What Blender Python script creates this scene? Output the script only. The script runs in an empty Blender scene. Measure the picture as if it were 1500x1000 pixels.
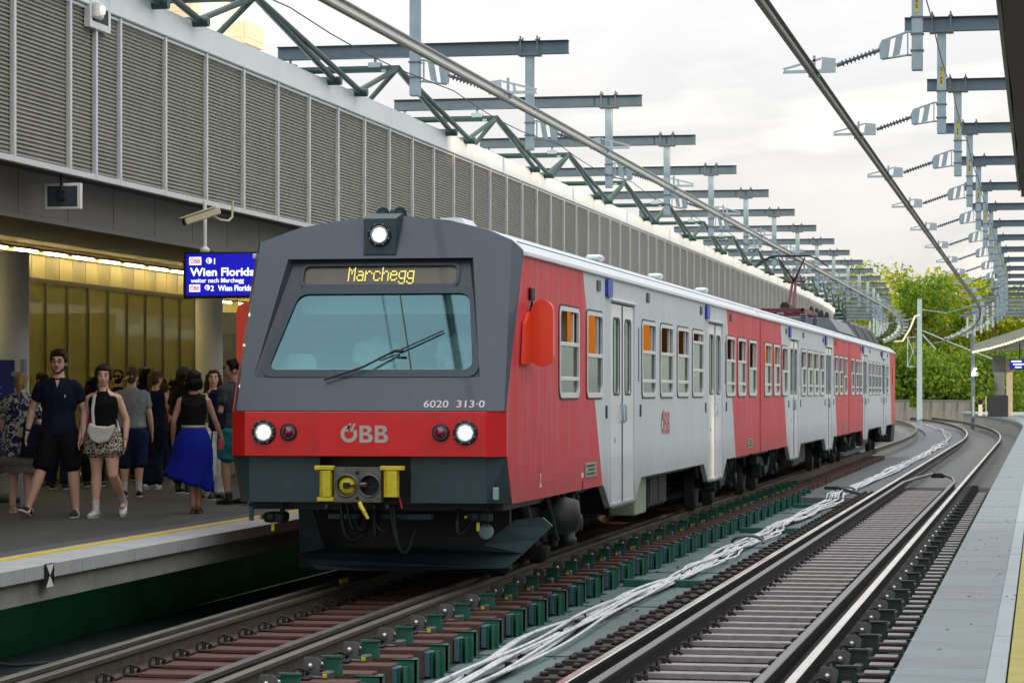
import bpy, bmesh, math, random
import numpy as np
from mathutils import Vector, Matrix
from mathutils.geometry import tessellate_polygon
random.seed(7); rng = np.random.RandomState(5)
PI = math.pi
scn = bpy.context.scene
C = scn.collection

# ---------------------------------------------------------------- camera
cam_d = bpy.data.cameras.new('camera'); cam = bpy.data.objects.new('camera', cam_d); C.objects.link(cam)
cam.location = (0, 0, 1.94)
cam.rotation_euler = (PI/2, 0, math.atan(775/3960))
cam_d.sensor_width = 36; cam_d.lens = 36*3960/1500; cam_d.shift_y = 75/1500
cam_d.clip_start = .5; cam_d.clip_end = 6000
cam_d.dof.use_dof = True; cam_d.dof.focus_distance = 29; cam_d.dof.aperture_fstop = 9
scn.camera = cam

# ---------------------------------------------------------------- world and sun
SUN_EL = math.radians(12); SUN_AZ = math.radians(122)       # azimuth clockwise from +Y: low sun on the right, slightly behind the camera
w = bpy.data.worlds.new('World'); scn.world = w; w.use_nodes = True
nt = w.node_tree; nt.nodes.clear()
def N(t, **k):
    n = nt.nodes.new(t)
    for a, b in k.items(): setattr(n, a, b)
    return n
out = N('ShaderNodeOutputWorld'); bg = N('ShaderNodeBackground'); bg2 = N('ShaderNodeBackground'); mx = N('ShaderNodeMixShader')
sky = N('ShaderNodeTexSky', sky_type='NISHITA'); sky.sun_disc = False; sky.sun_elevation = SUN_EL; sky.sun_rotation = SUN_AZ
sky.air_density = 1.2; sky.dust_density = 2.5
bg.inputs['Strength'].default_value = .11
nt.links.new(sky.outputs[0], bg.inputs['Color'])
tc = N('ShaderNodeTexCoord'); sep = N('ShaderNodeSeparateXYZ'); nt.links.new(tc.outputs['Generated'], sep.inputs[0])
mp = N('ShaderNodeMapping'); mp.inputs['Scale'].default_value = (1, 1, 3.4); mp.inputs['Location'].default_value = (.35, .1, .2); nt.links.new(tc.outputs['Generated'], mp.inputs[0])
nz = N('ShaderNodeTexNoise'); nz.inputs['Scale'].default_value = 5.5; nz.inputs['Detail'].default_value = 7; nz.inputs['Roughness'].default_value = .55; nz.inputs['Distortion'].default_value = .3
nt.links.new(mp.outputs[0], nz.inputs['Vector'])
cr = N('ShaderNodeValToRGB'); e = cr.color_ramp.elements
e[0].position = .36; e[0].color = (.80, .80, .815, 1); e[1].position = .62; e[1].color = (.95, .94, .91, 1)
m_ = cr.color_ramp.elements.new(.50); m_.color = (.71, .72, .75, 1)
nt.links.new(nz.outputs['Fac'], cr.inputs['Fac'])
# warm low band, neutral veil higher up
cr2 = N('ShaderNodeValToRGB'); e = cr2.color_ramp.elements
q_ = e.new(.45); q_.color = (.84, .95, 1.06, 1)
e[0].position = 0; e[0].color = (1.0, .955, .87, 1); e[1].position = .16; e[1].color = (.95, .94, .94, 1)
nt.links.new(sep.outputs['Z'], cr2.inputs['Fac'])
mixc = N('ShaderNodeMix', data_type='RGBA', blend_type='MULTIPLY'); mixc.inputs['Factor'].default_value = 1
nt.links.new(cr.outputs['Color'], mixc.inputs['A']); nt.links.new(cr2.outputs['Color'], mixc.inputs['B'])
nt.links.new(mixc.outputs['Result'], bg2.inputs['Color'])
zr = N('ShaderNodeMapRange'); zr.inputs['From Min'].default_value = .0; zr.inputs['From Max'].default_value = 1.0; zr.inputs['To Min'].default_value = .86; zr.inputs['To Max'].default_value = 2.1   # overcast sky: brighter towards the zenith
nt.links.new(sep.outputs['Z'], zr.inputs['Value']); nt.links.new(zr.outputs[0], bg2.inputs['Strength'])
mx.inputs['Fac'].default_value = .92
nt.links.new(bg.outputs[0], mx.inputs[1]); nt.links.new(bg2.outputs[0], mx.inputs[2]); nt.links.new(mx.outputs[0], out.inputs['Surface'])
sd = bpy.data.lights.new('sun', 'SUN'); sun = bpy.data.objects.new('sun', sd); C.objects.link(sun)
sd.energy = 3.3; sd.angle = math.radians(.6); sd.color = (1, .80, .56)
sdir = Vector((math.sin(SUN_AZ)*math.cos(SUN_EL), math.cos(SUN_AZ)*math.cos(SUN_EL), math.sin(SUN_EL)))
sun.rotation_euler = sdir.to_track_quat('Z', 'Y').to_euler()
scn.view_settings.view_transform = 'Standard'; scn.view_settings.look = 'None'
scn.view_settings.gamma = 1; scn.view_settings.use_curve_mapping = False
scn.view_settings.exposure = 0.46

# ---------------------------------------------------------------- helpers
def lin(r, g, b):
    f = lambda c: (c/255/12.92) if c/255 <= .04045 else ((c/255+.055)/1.055)**2.4
    return (f(r), f(g), f(b))
MATS = {}
def mat(name, col, rough=.6, metal=0, var=.12, vs=3, bump=.0, bs=60, spec=.5, emit=None, estr=0, trans=0, streak=0, coat=0, stretch=(1,1,1), dirt=None):
    m = bpy.data.materials.new(name); m.use_nodes = True; t = m.node_tree; b = t.nodes['Principled BSDF']
    b.inputs['Roughness'].default_value = rough; b.inputs['Metallic'].default_value = metal
    b.inputs['Specular IOR Level'].default_value = spec; b.inputs['Coat Weight'].default_value = coat
    co = t.nodes.new('ShaderNodeTexCoord'); mpp = t.nodes.new('ShaderNodeMapping'); mpp.inputs['Scale'].default_value = stretch
    t.links.new(co.outputs['Object'], mpp.inputs[0])
    n = t.nodes.new('ShaderNodeTexNoise'); n.inputs['Scale'].default_value = vs; n.inputs['Detail'].default_value = 6; n.inputs['Roughness'].default_value = .62
    t.links.new(mpp.outputs[0], n.inputs['Vector'])
    mr = t.nodes.new('ShaderNodeMapRange'); mr.inputs['From Min'].default_value = .3; mr.inputs['From Max'].default_value = .7
    mr.inputs['To Min'].default_value = 1-var; mr.inputs['To Max'].default_value = 1+var
    t.links.new(n.outputs['Fac'], mr.inputs['Value'])
    h = t.nodes.new('ShaderNodeVectorMath'); h.operation = 'SCALE'; h.inputs[0].default_value = col
    t.links.new(mr.outputs[0], h.inputs['Scale'])
    last = h.outputs[0]
    if dirt:
        n2 = t.nodes.new('ShaderNodeTexNoise'); n2.inputs['Scale'].default_value = dirt[1]; n2.inputs['Detail'].default_value = 8; n2.inputs['Roughness'].default_value = .7
        t.links.new(mpp.outputs[0], n2.inputs['Vector'])
        r2 = t.nodes.new('ShaderNodeMapRange'); r2.inputs['From Min'].default_value = dirt[2]; r2.inputs['From Max'].default_value = dirt[2]+.16; r2.inputs['To Max'].default_value = dirt[3]
        t.links.new(n2.outputs['Fac'], r2.inputs['Value'])
        mm = t.nodes.new('ShaderNodeMix'); mm.data_type = 'RGBA'; mm.inputs['B'].default_value = (*dirt[0], 1)
        t.links.new(r2.outputs[0], mm.inputs['Factor']); t.links.new(last, mm.inputs['A']); last = mm.outputs['Result']
    t.links.new(last, b.inputs['Base Color'])
    rr = t.nodes.new('ShaderNodeMapRange'); rr.inputs['To Min'].default_value = max(0.02, rough-.1); rr.inputs['To Max'].default_value = min(1, rough+.12)
    t.links.new(n.outputs['Fac'], rr.inputs['Value']); t.links.new(rr.outputs[0], b.inputs['Roughness'])
    if bump:
        nb = t.nodes.new('ShaderNodeTexNoise'); nb.inputs['Scale'].default_value = bs; nb.inputs['Detail'].default_value = 4
        t.links.new(mpp.outputs[0], nb.inputs['Vector'])
        bu = t.nodes.new('ShaderNodeBump'); bu.inputs['Strength'].default_value = bump; bu.inputs['Distance'].default_value = .02
        t.links.new(nb.outputs['Fac'], bu.inputs['Height']); t.links.new(bu.outputs[0], b.inputs['Normal'])
    if emit:
        b.inputs['Emission Color'].default_value = (*emit, 1); b.inputs['Emission Strength'].default_value = estr
    MATS[name] = m; m['out'] = 1
    return m
def glass(name, tint, refl, rough=.02, gcol=(1, 1, 1), ior=1.5):
    m = bpy.data.materials.new(name); m.use_nodes = True; t = m.node_tree; t.nodes.clear()
    o = t.nodes.new('ShaderNodeOutputMaterial'); tr = t.nodes.new('ShaderNodeBsdfTransparent'); tr.inputs[0].default_value = (*tint, 1)
    gl = t.nodes.new('ShaderNodeBsdfGlossy'); gl.inputs['Roughness'].default_value = rough; gl.inputs['Color'].default_value = (*gcol, 1)
    fr = t.nodes.new('ShaderNodeFresnel'); fr.inputs[0].default_value = ior
    ad = t.nodes.new('ShaderNodeMath'); ad.operation = 'ADD'; ad.inputs[1].default_value = refl; ad.use_clamp = True
    mi = t.nodes.new('ShaderNodeMixShader')
    t.links.new(fr.outputs[0], ad.inputs[0]); t.links.new(ad.outputs[0], mi.inputs[0]); t.links.new(tr.outputs[0], mi.inputs[1]); t.links.new(gl.outputs[0], mi.inputs[2]); t.links.new(mi.outputs[0], o.inputs[0])
    return m

class MB:
    def __init__(s): s.v = []; s.f = []; s.m = []; s.sm = []
    def add(s, vs, fs, mi=0, smooth=False):
        o = len(s.v); s.v += [tuple(p) for p in vs]
        for f in fs: s.f.append([i+o for i in f]); s.m.append(mi); s.sm.append(smooth)
        return s
    def box(s, x0, x1, y0, y1, z0, z1, b=0, mi=0, M=None):
        if x0 > x1: x0, x1 = x1, x0
        if y0 > y1: y0, y1 = y1, y0
        if z0 > z1: z0, z1 = z1, z0
        if b <= 0:
            vs = [(x, y, z) for z in (z0, z1) for y in (y0, y1) for x in (x0, x1)]
            fs = [(0, 2, 3, 1), (4, 5, 7, 6), (0, 1, 5, 4), (2, 6, 7, 3), (0, 4, 6, 2), (1, 3, 7, 5)]
        else:
            b = min(b, (x1-x0)/2.2, (y1-y0)/2.2, (z1-z0)/2.2)
            vs = []; 
            X = (x0, x1); Y = (y0, y1); Z = (z0, z1); S = (1, -1)
            for k in range(2):
                for j in range(2):
                    for i in range(2):
                        vs.append((X[i], Y[j]+S[j]*b, Z[k]+S[k]*b)); vs.append((X[i]+S[i]*b, Y[j], Z[k]+S[k]*b)); vs.append((X[i]+S[i]*b, Y[j]+S[j]*b, Z[k]))
            g = lambda i, j, k, a: (k*4+j*2+i)*3+a
            fs = []
            fs.append([g(0,0,0,0), g(0,0,1,0), g(0,1,1,0), g(0,1,0,0)]); fs.append([g(1,0,0,0), g(1,1,0,0), g(1,1,1,0), g(1,0,1,0)])
            fs.append([g(0,0,0,1), g(1,0,0,1), g(1,0,1,1), g(0,0,1,1)]); fs.append([g(0,1,0,1), g(0,1,1,1), g(1,1,1,1), g(1,1,0,1)])
            fs.append([g(0,0,0,2), g(0,1,0,2), g(1,1,0,2), g(1,0,0,2)]); fs.append([g(0,0,1,2), g(1,0,1,2), g(1,1,1,2), g(0,1,1,2)])
            for j in range(2):
                for i in range(2):
                    q = [g(i,j,0,0), g(i,j,0,1), g(i,j,1,1), g(i,j,1,0)]; fs.append(q if (i == j) == False else q[::-1])
            for k in range(2):
                for i in range(2):
                    q = [g(i,0,k,0), g(i,1,k,0), g(i,1,k,2), g(i,0,k,2)]; fs.append(q if (i == k) == True else q[::-1])
            for k in range(2):
                for j in range(2):
                    q = [g(0,j,k,1), g(1,j,k,1), g(1,j,k,2), g(0,j,k,2)]; fs.append(q if (j == k) == False else q[::-1])
            for k in range(2):
                for j in range(2):
                    for i in range(2):
                        q = [g(i,j,k,0), g(i,j,k,1), g(i,j,k,2)]; fs.append(q if (i+j+k) % 2 else q[::-1])
        if M is not None: vs = [tuple(M @ Vector(p)) for p in vs]
        return s.add(vs, fs, mi)
    def tube(s, pts, r, n=8, mi=0, caps=True, up=None, smooth=True):
        pts = [Vector(p) for p in pts]; rs = r if isinstance(r, (list, tuple)) else [r]*len(pts)
        vs = []; fs = []; k = len(pts); prev = None
        for i, p in enumerate(pts):
            t = (pts[min(i+1, k-1)]-pts[max(i-1, 0)])
            t = t.normalized() if t.length > 1e-9 else Vector((0, 0, 1))
            if prev is None:
                a = Vector((0, 0, 1)) if abs(t.z) < .9 else Vector((1, 0, 0))
                u = (a-t*a.dot(t)).normalized()
            else: u = (prev-t*prev.dot(t)).normalized()
            prev = u; v = t.cross(u)
            for j in range(n):
                an = 2*PI*(j+.5)/n; vs.append(p+u*(math.cos(an)*rs[i])+v*(math.sin(an)*rs[i]))
        for i in range(k-1):
            for j in range(n): fs.append((i*n+j, i*n+(j+1) % n, (i+1)*n+(j+1) % n, (i+1)*n+j))
        if smooth and n > 5:
            s.add(vs, fs, mi, True)
            if caps: s.add(vs[:n], [tuple(range(n))[::-1]], mi); s.add(vs[-n:], [tuple(range(n))], mi)
        else:
            if caps: fs += [tuple(range(n))[::-1], tuple(range((k-1)*n, k*n))]
            s.add(vs, fs, mi)
        return s
    def lathe(s, prof, c=(0, 0, 0), axis='z', n=20, mi=0, smooth=True, caps=True):      # prof: (radius, height)
        vs = []; fs = []
        for r, h in prof:
            for j in range(n):
                a = 2*PI*j/n; x, y = r*math.cos(a), r*math.sin(a)
                p = {'z': (x, y, h), 'y': (x, h, -y), 'x': (h, x, y)}[axis]
                vs.append((p[0]+c[0], p[1]+c[1], p[2]+c[2]))
        for i in range(len(prof)-1):
            for j in range(n): fs.append((i*n+j, i*n+(j+1) % n, (i+1)*n+(j+1) % n, (i+1)*n+j))
        if caps: fs += [tuple(range(n))[::-1], tuple(range((len(prof)-1)*n, len(prof)*n))]
        return s.add(vs, fs, mi, smooth)
    def prism(s, poly, a, b, axis='y', mi=0, holes=()):     # poly in the plane normal to axis; x: (y,z)  y: (x,z)  z: (x,y)
        def P(q, h): return {'x': (h, q[0], q[1]), 'y': (q[0], h, q[1]), 'z': (q[0], q[1], h)}[axis]
        rings = [list(poly)]+[list(h) for h in holes]
        flat = [q for rg in rings for q in rg]
        tri = tessellate_polygon([[Vector((q[0], q[1], 0)) for q in rg] for rg in rings]) if holes or len(poly) > 4 else None
        n = len(flat); vs = [P(q, a) for q in flat]+[P(q, b) for q in flat]; fs = []
        if tri is None: fs = [tuple(range(len(poly))), tuple(range(n, n+len(poly)))[::-1]]
        else:
            for t in tri: fs.append(tuple(t)); fs.append(tuple(i+n for i in t)[::-1])
        o = 0
        for rg in rings:
            k = len(rg)
            for i in range(k): fs.append((o+i, o+(i+1) % k, n+o+(i+1) % k, n+o+i))
            o += k
        return s.add(vs, fs, mi)
    def sphere(s, c, r, n=12, m=8, mi=0):
        rx, ry, rz = (r, r, r) if not isinstance(r, (tuple, list)) else r
        vs = [(c[0], c[1], c[2]-rz)]; fs = []
        for i in range(1, m):
            a = PI*i/m
            for j in range(n):
                b = 2*PI*j/n; vs.append((c[0]+rx*math.sin(a)*math.cos(b), c[1]+ry*math.sin(a)*math.sin(b), c[2]-rz*math.cos(a)))
        vs.append((c[0], c[1], c[2]+rz)); L = len(vs)-1
        for j in range(n): fs.append((0, 1+(j+1) % n, 1+j)); fs.append((L, 1+(m-2)*n+j, 1+(m-2)*n+(j+1) % n))
        for i in range(m-2):
            for j in range(n): fs.append((1+i*n+j, 1+i*n+(j+1) % n, 1+(i+1)*n+(j+1) % n, 1+(i+1)*n+j))
        return s.add(vs, fs, mi, True)
    def mesh(s, name, mats, off=(0, 0, 0)):
        me = bpy.data.meshes.new(name)
        vs = [(p[0]-off[0], p[1]-off[1], p[2]-off[2]) for p in s.v]
        me.from_pydata(vs, [], s.f)
        for mm in (mats if isinstance(mats, (list, tuple)) else [mats]): me.materials.append(mm)
        me.polygons.foreach_set('material_index', s.m); me.polygons.foreach_set('use_smooth', s.sm)
        me.update()
        bm = bmesh.new(); bm.from_mesh(me); bmesh.ops.recalc_face_normals(bm, faces=bm.faces); bm.to_mesh(me); bm.free()
        return me
    def build(s, name, mats, parent=None, local=False, **tags):
        off = (0, 0, 0)
        if parent is not None and not local: off = org(parent)
        o = bpy.data.objects.new(name, s.mesh(name, mats, off)); C.objects.link(o)
        if parent is not None: o.parent = parent
        for k, v in tags.items(): o[k] = v
        return o
def org(o):
    x = Vector((0, 0, 0))
    while o is not None: x += Vector(o.location); o = o.parent
    return x
def thing(name, label, cat, loc=(0, 0, 0), group=None, kind=None):
    o = bpy.data.objects.new(name, None); o.empty_display_size = .2; C.objects.link(o); o.location = loc
    if kind: o['kind'] = kind
    if label: o['label'] = label
    if cat: o['category'] = cat
    if group: o['group'] = group
    return o
def tag(o, label, cat, group=None, kind=None):
    if label: o['label'] = label
    if cat: o['category'] = cat
    if group: o['group'] = group
    if kind: o['kind'] = kind
    return o
KIDS = {}
def copy_tree(o, parent=None, keep_cat=True):
    c = o.copy(); C.objects.link(c); c.parent = parent
    for ch in [x for x in o.children]: copy_tree(ch, c)
    return c
def inst(name, me, parent, loc, rot=None, **tags):
    o = bpy.data.objects.new(name, me); C.objects.link(o); o.location = loc
    if rot: o.rotation_euler = rot
    if parent is not None: o.parent = parent
    for k, v in tags.items(): o[k] = v
    return o
def rrect(x0, x1, z0, z1, r, n=4):
    P = []
    for cx, cz, a0 in ((x1-r, z1-r, 0), (x0+r, z1-r, PI/2), (x0+r, z0+r, PI), (x1-r, z0+r, 1.5*PI)):
        for i in range(n+1):
            a = a0+PI/2*i/n; P.append((cx+r*math.cos(a), cz+r*math.sin(a)))
    return P
def text_mesh(txt, size, bold=0, ext=.001):
    cu = bpy.data.curves.new('text', 'FONT'); cu.body = txt; cu.size = size; cu.extrude = ext; cu.offset = bold; cu.resolution_u = 3
    o = bpy.data.objects.new('text', cu); C.objects.link(o)
    bpy.context.view_layer.update()
    me = bpy.data.meshes.new_from_object(o.evaluated_get(bpy.context.evaluated_depsgraph_get()))
    bpy.data.objects.remove(o); return me
def text(name, txt, size, material, parent, wloc, rot, bold=0, sx=1, ext=.001, width=None):
    me = text_mesh(txt, size, bold, ext); me.materials.clear(); me.materials.append(material)
    if width:
        xs = [v.co.x for v in me.vertices]; sx = width/(max(xs)-min(xs))
    me.transform(Matrix.Diagonal((sx, 1, 1, 1)))
    o = bpy.data.objects.new(name, me); C.objects.link(o); o.parent = parent
    o.location = Vector(wloc)-org(parent); o.rotation_euler = rot
    return o
RF = (PI/2, 0, 0)            # lettering that faces the camera (-Y)
RS = (PI/2, 0, PI/2)         # lettering on a side that faces the tracks (+X)

def nb(Y): return .00077*(36-Y)**2 if Y < 36 else 0.
def fb(Y): return -(Y-108)**2/1700. if Y > 108 else 0.
def axn(Y): return nb(Y)+fb(Y)
def rotz_at(Y): return math.atan((Y-108)/850.) if Y > 108 else 0.

# ---------------------------------------------------------------- materials
deck_m   = mat('deck_paint', lin(92,112,112), .62, 0, .14, 1.2, .15, 50, dirt=((.05,.05,.045), 1.6, .5, .55))
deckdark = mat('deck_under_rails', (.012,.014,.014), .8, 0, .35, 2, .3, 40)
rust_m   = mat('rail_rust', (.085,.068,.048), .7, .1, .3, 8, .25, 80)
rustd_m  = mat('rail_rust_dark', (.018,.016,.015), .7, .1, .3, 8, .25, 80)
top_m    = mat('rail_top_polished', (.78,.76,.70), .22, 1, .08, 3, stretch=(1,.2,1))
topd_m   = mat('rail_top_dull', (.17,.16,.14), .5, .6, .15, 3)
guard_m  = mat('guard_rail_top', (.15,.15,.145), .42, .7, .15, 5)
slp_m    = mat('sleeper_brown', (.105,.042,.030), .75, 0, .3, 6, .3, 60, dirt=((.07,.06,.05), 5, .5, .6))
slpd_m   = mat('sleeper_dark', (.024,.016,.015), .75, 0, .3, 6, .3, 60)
board_m  = mat('board_worn', (.27,.255,.25), .6, 0, .22, 9, .2, 60)
clip_m   = mat('clip_iron', (.035,.03,.027), .6, .4, .3, 20)
green_m  = mat('bracket_green', (.012,.115,.075), .45, 0, .25, 6, .1, 40, dirt=((.06,.05,.04), 6, .56, .5))
blue_pad = mat('pad_blue', (.045,.11,.14), .5, 0, .2, 6)
gplate_m = mat('angle_plate', (.13,.135,.13), .5, .5, .2, 9)
bolt_m   = mat('bolt_zinc', (.62,.62,.6), .35, .8, .1, 9)
yel_m    = mat('yellow_paint', (.62,.52,.02), .5, 0, .18, 9, dirt=((.1,.08,.02), 14, .56, .6))
conc_m   = mat('concrete', (.26,.27,.25), .85, 0, .12, 2.5, .3, 30, dirt=((.13,.12,.10), 1.4, .54, .5))
slabl_m  = mat('kerb_stone', (.40,.42,.41), .8, 0, .1, 2, .2, 60, dirt=((.22,.21,.19), 3, .55, .4))
asph_m   = mat('platform_asphalt', (.050,.053,.052), .85, 0, .14, 1.5, .3, 90, stretch=(1,.4,1), dirt=((.085,.087,.083), 2.0, .5, .5))
tact_m   = mat('tactile_strip', (.085,.085,.08), .8, 0, .12, 2, .3, 90)
yline_m  = mat('safety_line_yellow', (.60,.46,.03), .7, 0, .12, 3, dirt=((.3,.24,.05), 6, .55, .5))
pav_m    = mat('paving_grey', (.255,.295,.305), .8, 0, .12, 1.3, .5, 90, stretch=(.5,2,1), dirt=((.15,.17,.17), 2.6, .5, .6))
pav2_m   = mat('paving_light', (.35,.40,.415), .8, 0, .09, 2, .2, 120)
yslab_m  = mat('paving_yellow', (.42,.38,.11), .8, 0, .15, 2.5, .3, 120, stretch=(.5,2,1), dirt=((.3,.27,.12), 3.2, .5, .55))
gwall_m  = mat('green_wall', (.03,.30,.15), .6, 0, .3, 1.2, .1, 30, dirt=((.22,.05,.015), 1.1, .61, .9))
balast_m = mat('ballast_grey', (.14,.15,.16), .9, 0, .35, 9, .9, 22)
slab_m   = mat('track_slab', (.13,.135,.13), .85, 0, .2, 1.2, .3, 40, dirt=((.12,.11,.10), 1.0, .5, .5))
steel_m  = mat('galvanised', lin(150,170,178), .5, .2, .16, 5, .05, 30, dirt=((.34,.42,.45), 12, .54, .4))
beam_m   = mat('beam_grey', lin(96,114,126), .45, .3, .14, 3, .05, 30)
beamtop_m= mat('beam_flange', (.05,.055,.055), .5, .3, .1, 3)
clampp_m = mat('clamp_plate_grey', (.42,.50,.53), .5, .1, .08, 5)
tgreen_m = mat('truss_green', (.020,.062,.054), .4, .1, .12, 3)
wband_m  = mat('fascia_white', (.78,.84,.86), .42, .1, .05, .8)
alu_m    = mat('mullion_alu', (.72,.74,.74), .35, .35, .06, 3)
slat_m   = mat('louvre_slat', (.385,.38,.325), .45, .25, .12, 2.0, stretch=(1,1,.6))
fin_m    = mat('louvre_fin', (.19,.18,.15), .5, .2, .1, 2)
slatb_m  = mat('louvre_back', (.28,.28,.25), .6, .1, .1, 2)
gpan_m   = mat('soffit_panel', (.14,.135,.12), .5, .2, .08, 1)
ceil_m   = mat('canopy_ceiling', (.09,.088,.078), .7, 0, .15, 1)
colm     = mat('column_paint', (.80,.80,.72), .55, 0, .06, 1.5)
dark_m   = mat('dark_iron', (.016,.022,.026), .55, .3, .4, 6, .1, 40)
dark2_m  = mat('underframe_grey', (.030,.034,.033), .6, .2, .45, 5, .1, 40, dirt=((.10,.09,.06), 5, .55, .6))
cabg_m   = mat('cab_grey', lin(60,71,84), .36, .1, .12, 1.6, bump=.05, bs=1.3, coat=.25, stretch=(1,1,.5), dirt=((.14,.145,.145), 11, .60, .35))
cabg2_m  = mat('cab_recess', lin(58,62,70), .42, .1, .1, 1.6)
apron_m  = mat('apron_grey', (.030,.058,.066), .5, .1, .2, 2, dirt=((.09,.085,.07), 9, .58, .5))
red_m    = mat('front_red', (.68,.008,.012), .36, 0, .1, 2, coat=.2, stretch=(1,1,.45), dirt=((.20,.03,.03), 6, .54, .5))
redp_m   = mat('mirror_red', (.80,.045,.006), .4, 0, .05, 2, coat=.2)
door_m   = mat('door_white', (.72,.76,.79), .32, 0, .04, 2, coat=.3)
rub_m    = mat('rubber', (.012,.014,.018), .5, 0, .2, 10)
gask_m   = mat('gasket_blue', (.02,.04,.06), .45, 0, .1, 10)
roof_m   = mat('roof_silver', (.62,.68,.71), .35, .45, .06, 2, dirt=((.4,.42,.42), 8, .56, .3))
roofd_m  = mat('roof_pod', (.13,.16,.17), .45, .3, .12, 2)
maroon_m = mat('panto_maroon', (.12,.02,.03), .45, .2, .2, 5)
insul_m  = mat('insulator_grey', (.12,.14,.17), .4, .1, .1, 5)
black_m  = mat('black', (.006,.006,.007), .5, 0, .1, 10)
white_m  = mat('white_plastic', (.72,.72,.70), .5, 0, .05, 5)
plate_m  = mat('number_plate', (.30,.34,.24), .5, .1, .3, 40)
cable_m  = mat('cable_white', (.66,.69,.69), .42, 0, .15, 6, dirt=((.16,.15,.12), 5, .52, .65))
cabled_m = mat('cable_dark', (.05,.075,.085), .45, 0, .2, 9)
orange_m = mat('interior_orange_glow', (.75,.21,.015), .5, 0, .35, 3, emit=(1,.3,.02), estr=.32)  # panel colour with a glow added, standing in for lit car interiors
inter_m  = mat('interior_grey', (.30,.34,.31), .6, 0, .1, 2)
seat_m   = mat('seat_blue', (.03,.06,.10), .8, 0, .1, 9)
lampi    = mat('hall_fill', (1,1,1), .5, 0, 0, 1, emit=(1,.82,.45), estr=55)  # fill emission, added to brighten the hall's back wall
lampw    = mat('lamp_tube', (1,1,1), .5, 0, 0, 1, emit=(1,.82,.50), estr=17)
ledw     = mat('headlight_led', (1,1,1), .5, 0, 0, 1, emit=(1,.93,.80), estr=1.6)
ledy     = mat('destination_led', (1,.9,.2), .5, 0, 0, 1, emit=(.85,.72,.14), estr=.38)
scrn_m   = mat('screen_blue', (.005,.005,.2), .4, 0, .02, 1, emit=(.004,.004,.36), estr=.85)
scrw_m   = mat('screen_white', (.8,.8,.8), .5, 0, 0, 1, emit=(.8,.86,1), estr=.9)
scrr_m   = mat('screen_red', (.5,0,.02), .5, 0, 0, 1, emit=(.45,.0,.03), estr=.6)
lens_m   = mat('lamp_lens', (.6,.6,.56), .25, .3, .05, 10, emit=(1,.95,.85), estr=.5)
redl_m   = mat('tail_lens', (.16,.0,.015), .12, 0, .05, 10, coat=1)
blueg_m  = mat('lamp_blue', (.01,.05,.42), .4, 0, .2, 10)
glass_d  = glass('glass_side', (.34,.42,.40), .10, .03, (.50,.60,.58))
glass_w  = glass('glass_windshield', (.52,.84,.82), .20, .04, (.32,.60,.68))
glass_y  = glass('glass_hall', (.72,.76,.52), .015, .05, (1,1,.8), 1.14)
def film_glass(name, dif, share, tint):
    m = glass(name, tint, .02, .06, (1, 1, .85), 1.16); t = m.node_tree; o = t.nodes['Material Output']; s = o.inputs[0].links[0].from_socket
    d = t.nodes.new('ShaderNodeBsdfDiffuse'); n = t.nodes.new('ShaderNodeTexNoise'); n.inputs['Scale'].default_value = .8; co = t.nodes.new('ShaderNodeTexCoord'); t.links.new(co.outputs['Object'], n.inputs[0])
    r = t.nodes.new('ShaderNodeValToRGB'); r.color_ramp.elements[0].color = (*[c*.7 for c in dif], 1); r.color_ramp.elements[1].color = (*[c*1.2 for c in dif], 1); t.links.new(n.outputs['Fac'], r.inputs[0]); t.links.new(r.outputs[0], d.inputs[0])
    a = t.nodes.new('ShaderNodeBsdfTranslucent'); t.links.new(r.outputs[0], a.inputs[0]); m1 = t.nodes.new('ShaderNodeMixShader'); m1.inputs[0].default_value = .5; t.links.new(d.outputs[0], m1.inputs[1]); t.links.new(a.outputs[0], m1.inputs[2])
    m2 = t.nodes.new('ShaderNodeMixShader'); m2.inputs[0].default_value = share; t.links.new(s, m2.inputs[1]); t.links.new(m1.outputs[0], m2.inputs[2]); t.links.new(m2.outputs[0], o.inputs[0]); return m
glass_y  = film_glass('glass_hall', (.44,.40,.22), .27, (.72,.76,.52))
hall_m   = mat('hall_yellow', (.50,.42,.13), .5, 0, .12, .7)
halld_m  = mat('hall_inner', (.16,.15,.06), .7, 0, .35, .6)
bluesg_m = mat('board_blue', (.008,.015,.26), .4, 0, .05, 2)
brass_m  = mat('mullion_bronze', (.12,.095,.045), .45, .5, .1, 3)
brown_m  = mat('canopy_edge_brown', (.045,.024,.012), .7, 0, .3, 3, stretch=(8,.3,1))
# ================================================================ setting: ground, deck, platforms, tracks
def sheet(name, x0, x1, y0, y1, z, m, step=6, bend=True, thick=None, near=False, kind='structure', parent=None):
    b = MB(); ys = list(np.arange(y0, y1, step))+[y1]; vs = []; fs = []
    t = thick or .02
    for y in ys:
        o = (fb(y) if bend else 0)+(nb(y) if near else 0)
        vs += [(x0+o, y, z), (x1+o, y, z), (x1+o, y, z-t), (x0+o, y, z-t)]
    for i in range(len(ys)-1):
        a = i*4
        for q in range(4): fs.append((a+q, a+(q+1) % 4, a+4+(q+1) % 4, a+4+q))
    n = len(vs); fs += [(0, 1, 2, 3), (n-1, n-2, n-3, n-4)]
    b.add(vs, fs)
    o = b.build(name, m, parent)
    if kind: o['kind'] = kind
    return o
grass_m = mat('ground_earth', (.07,.09,.035), .95, 0, .3, .08, .3, 3)
g = MB(); g.add([(-3000,-600,-5), (3000,-600,-5), (3000,5000,-5), (-3000,5000,-5)], [(0,1,2,3)]); g.build('ground', grass_m, kind='structure')
deck = sheet('bridge_deck', -9.2, 2.0, -10, 68, -.42, deck_m, thick=.7)
sheet('track_bed', -9.4, 1.5, 68, 300, -.42, slab_m, thick=.7)
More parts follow.
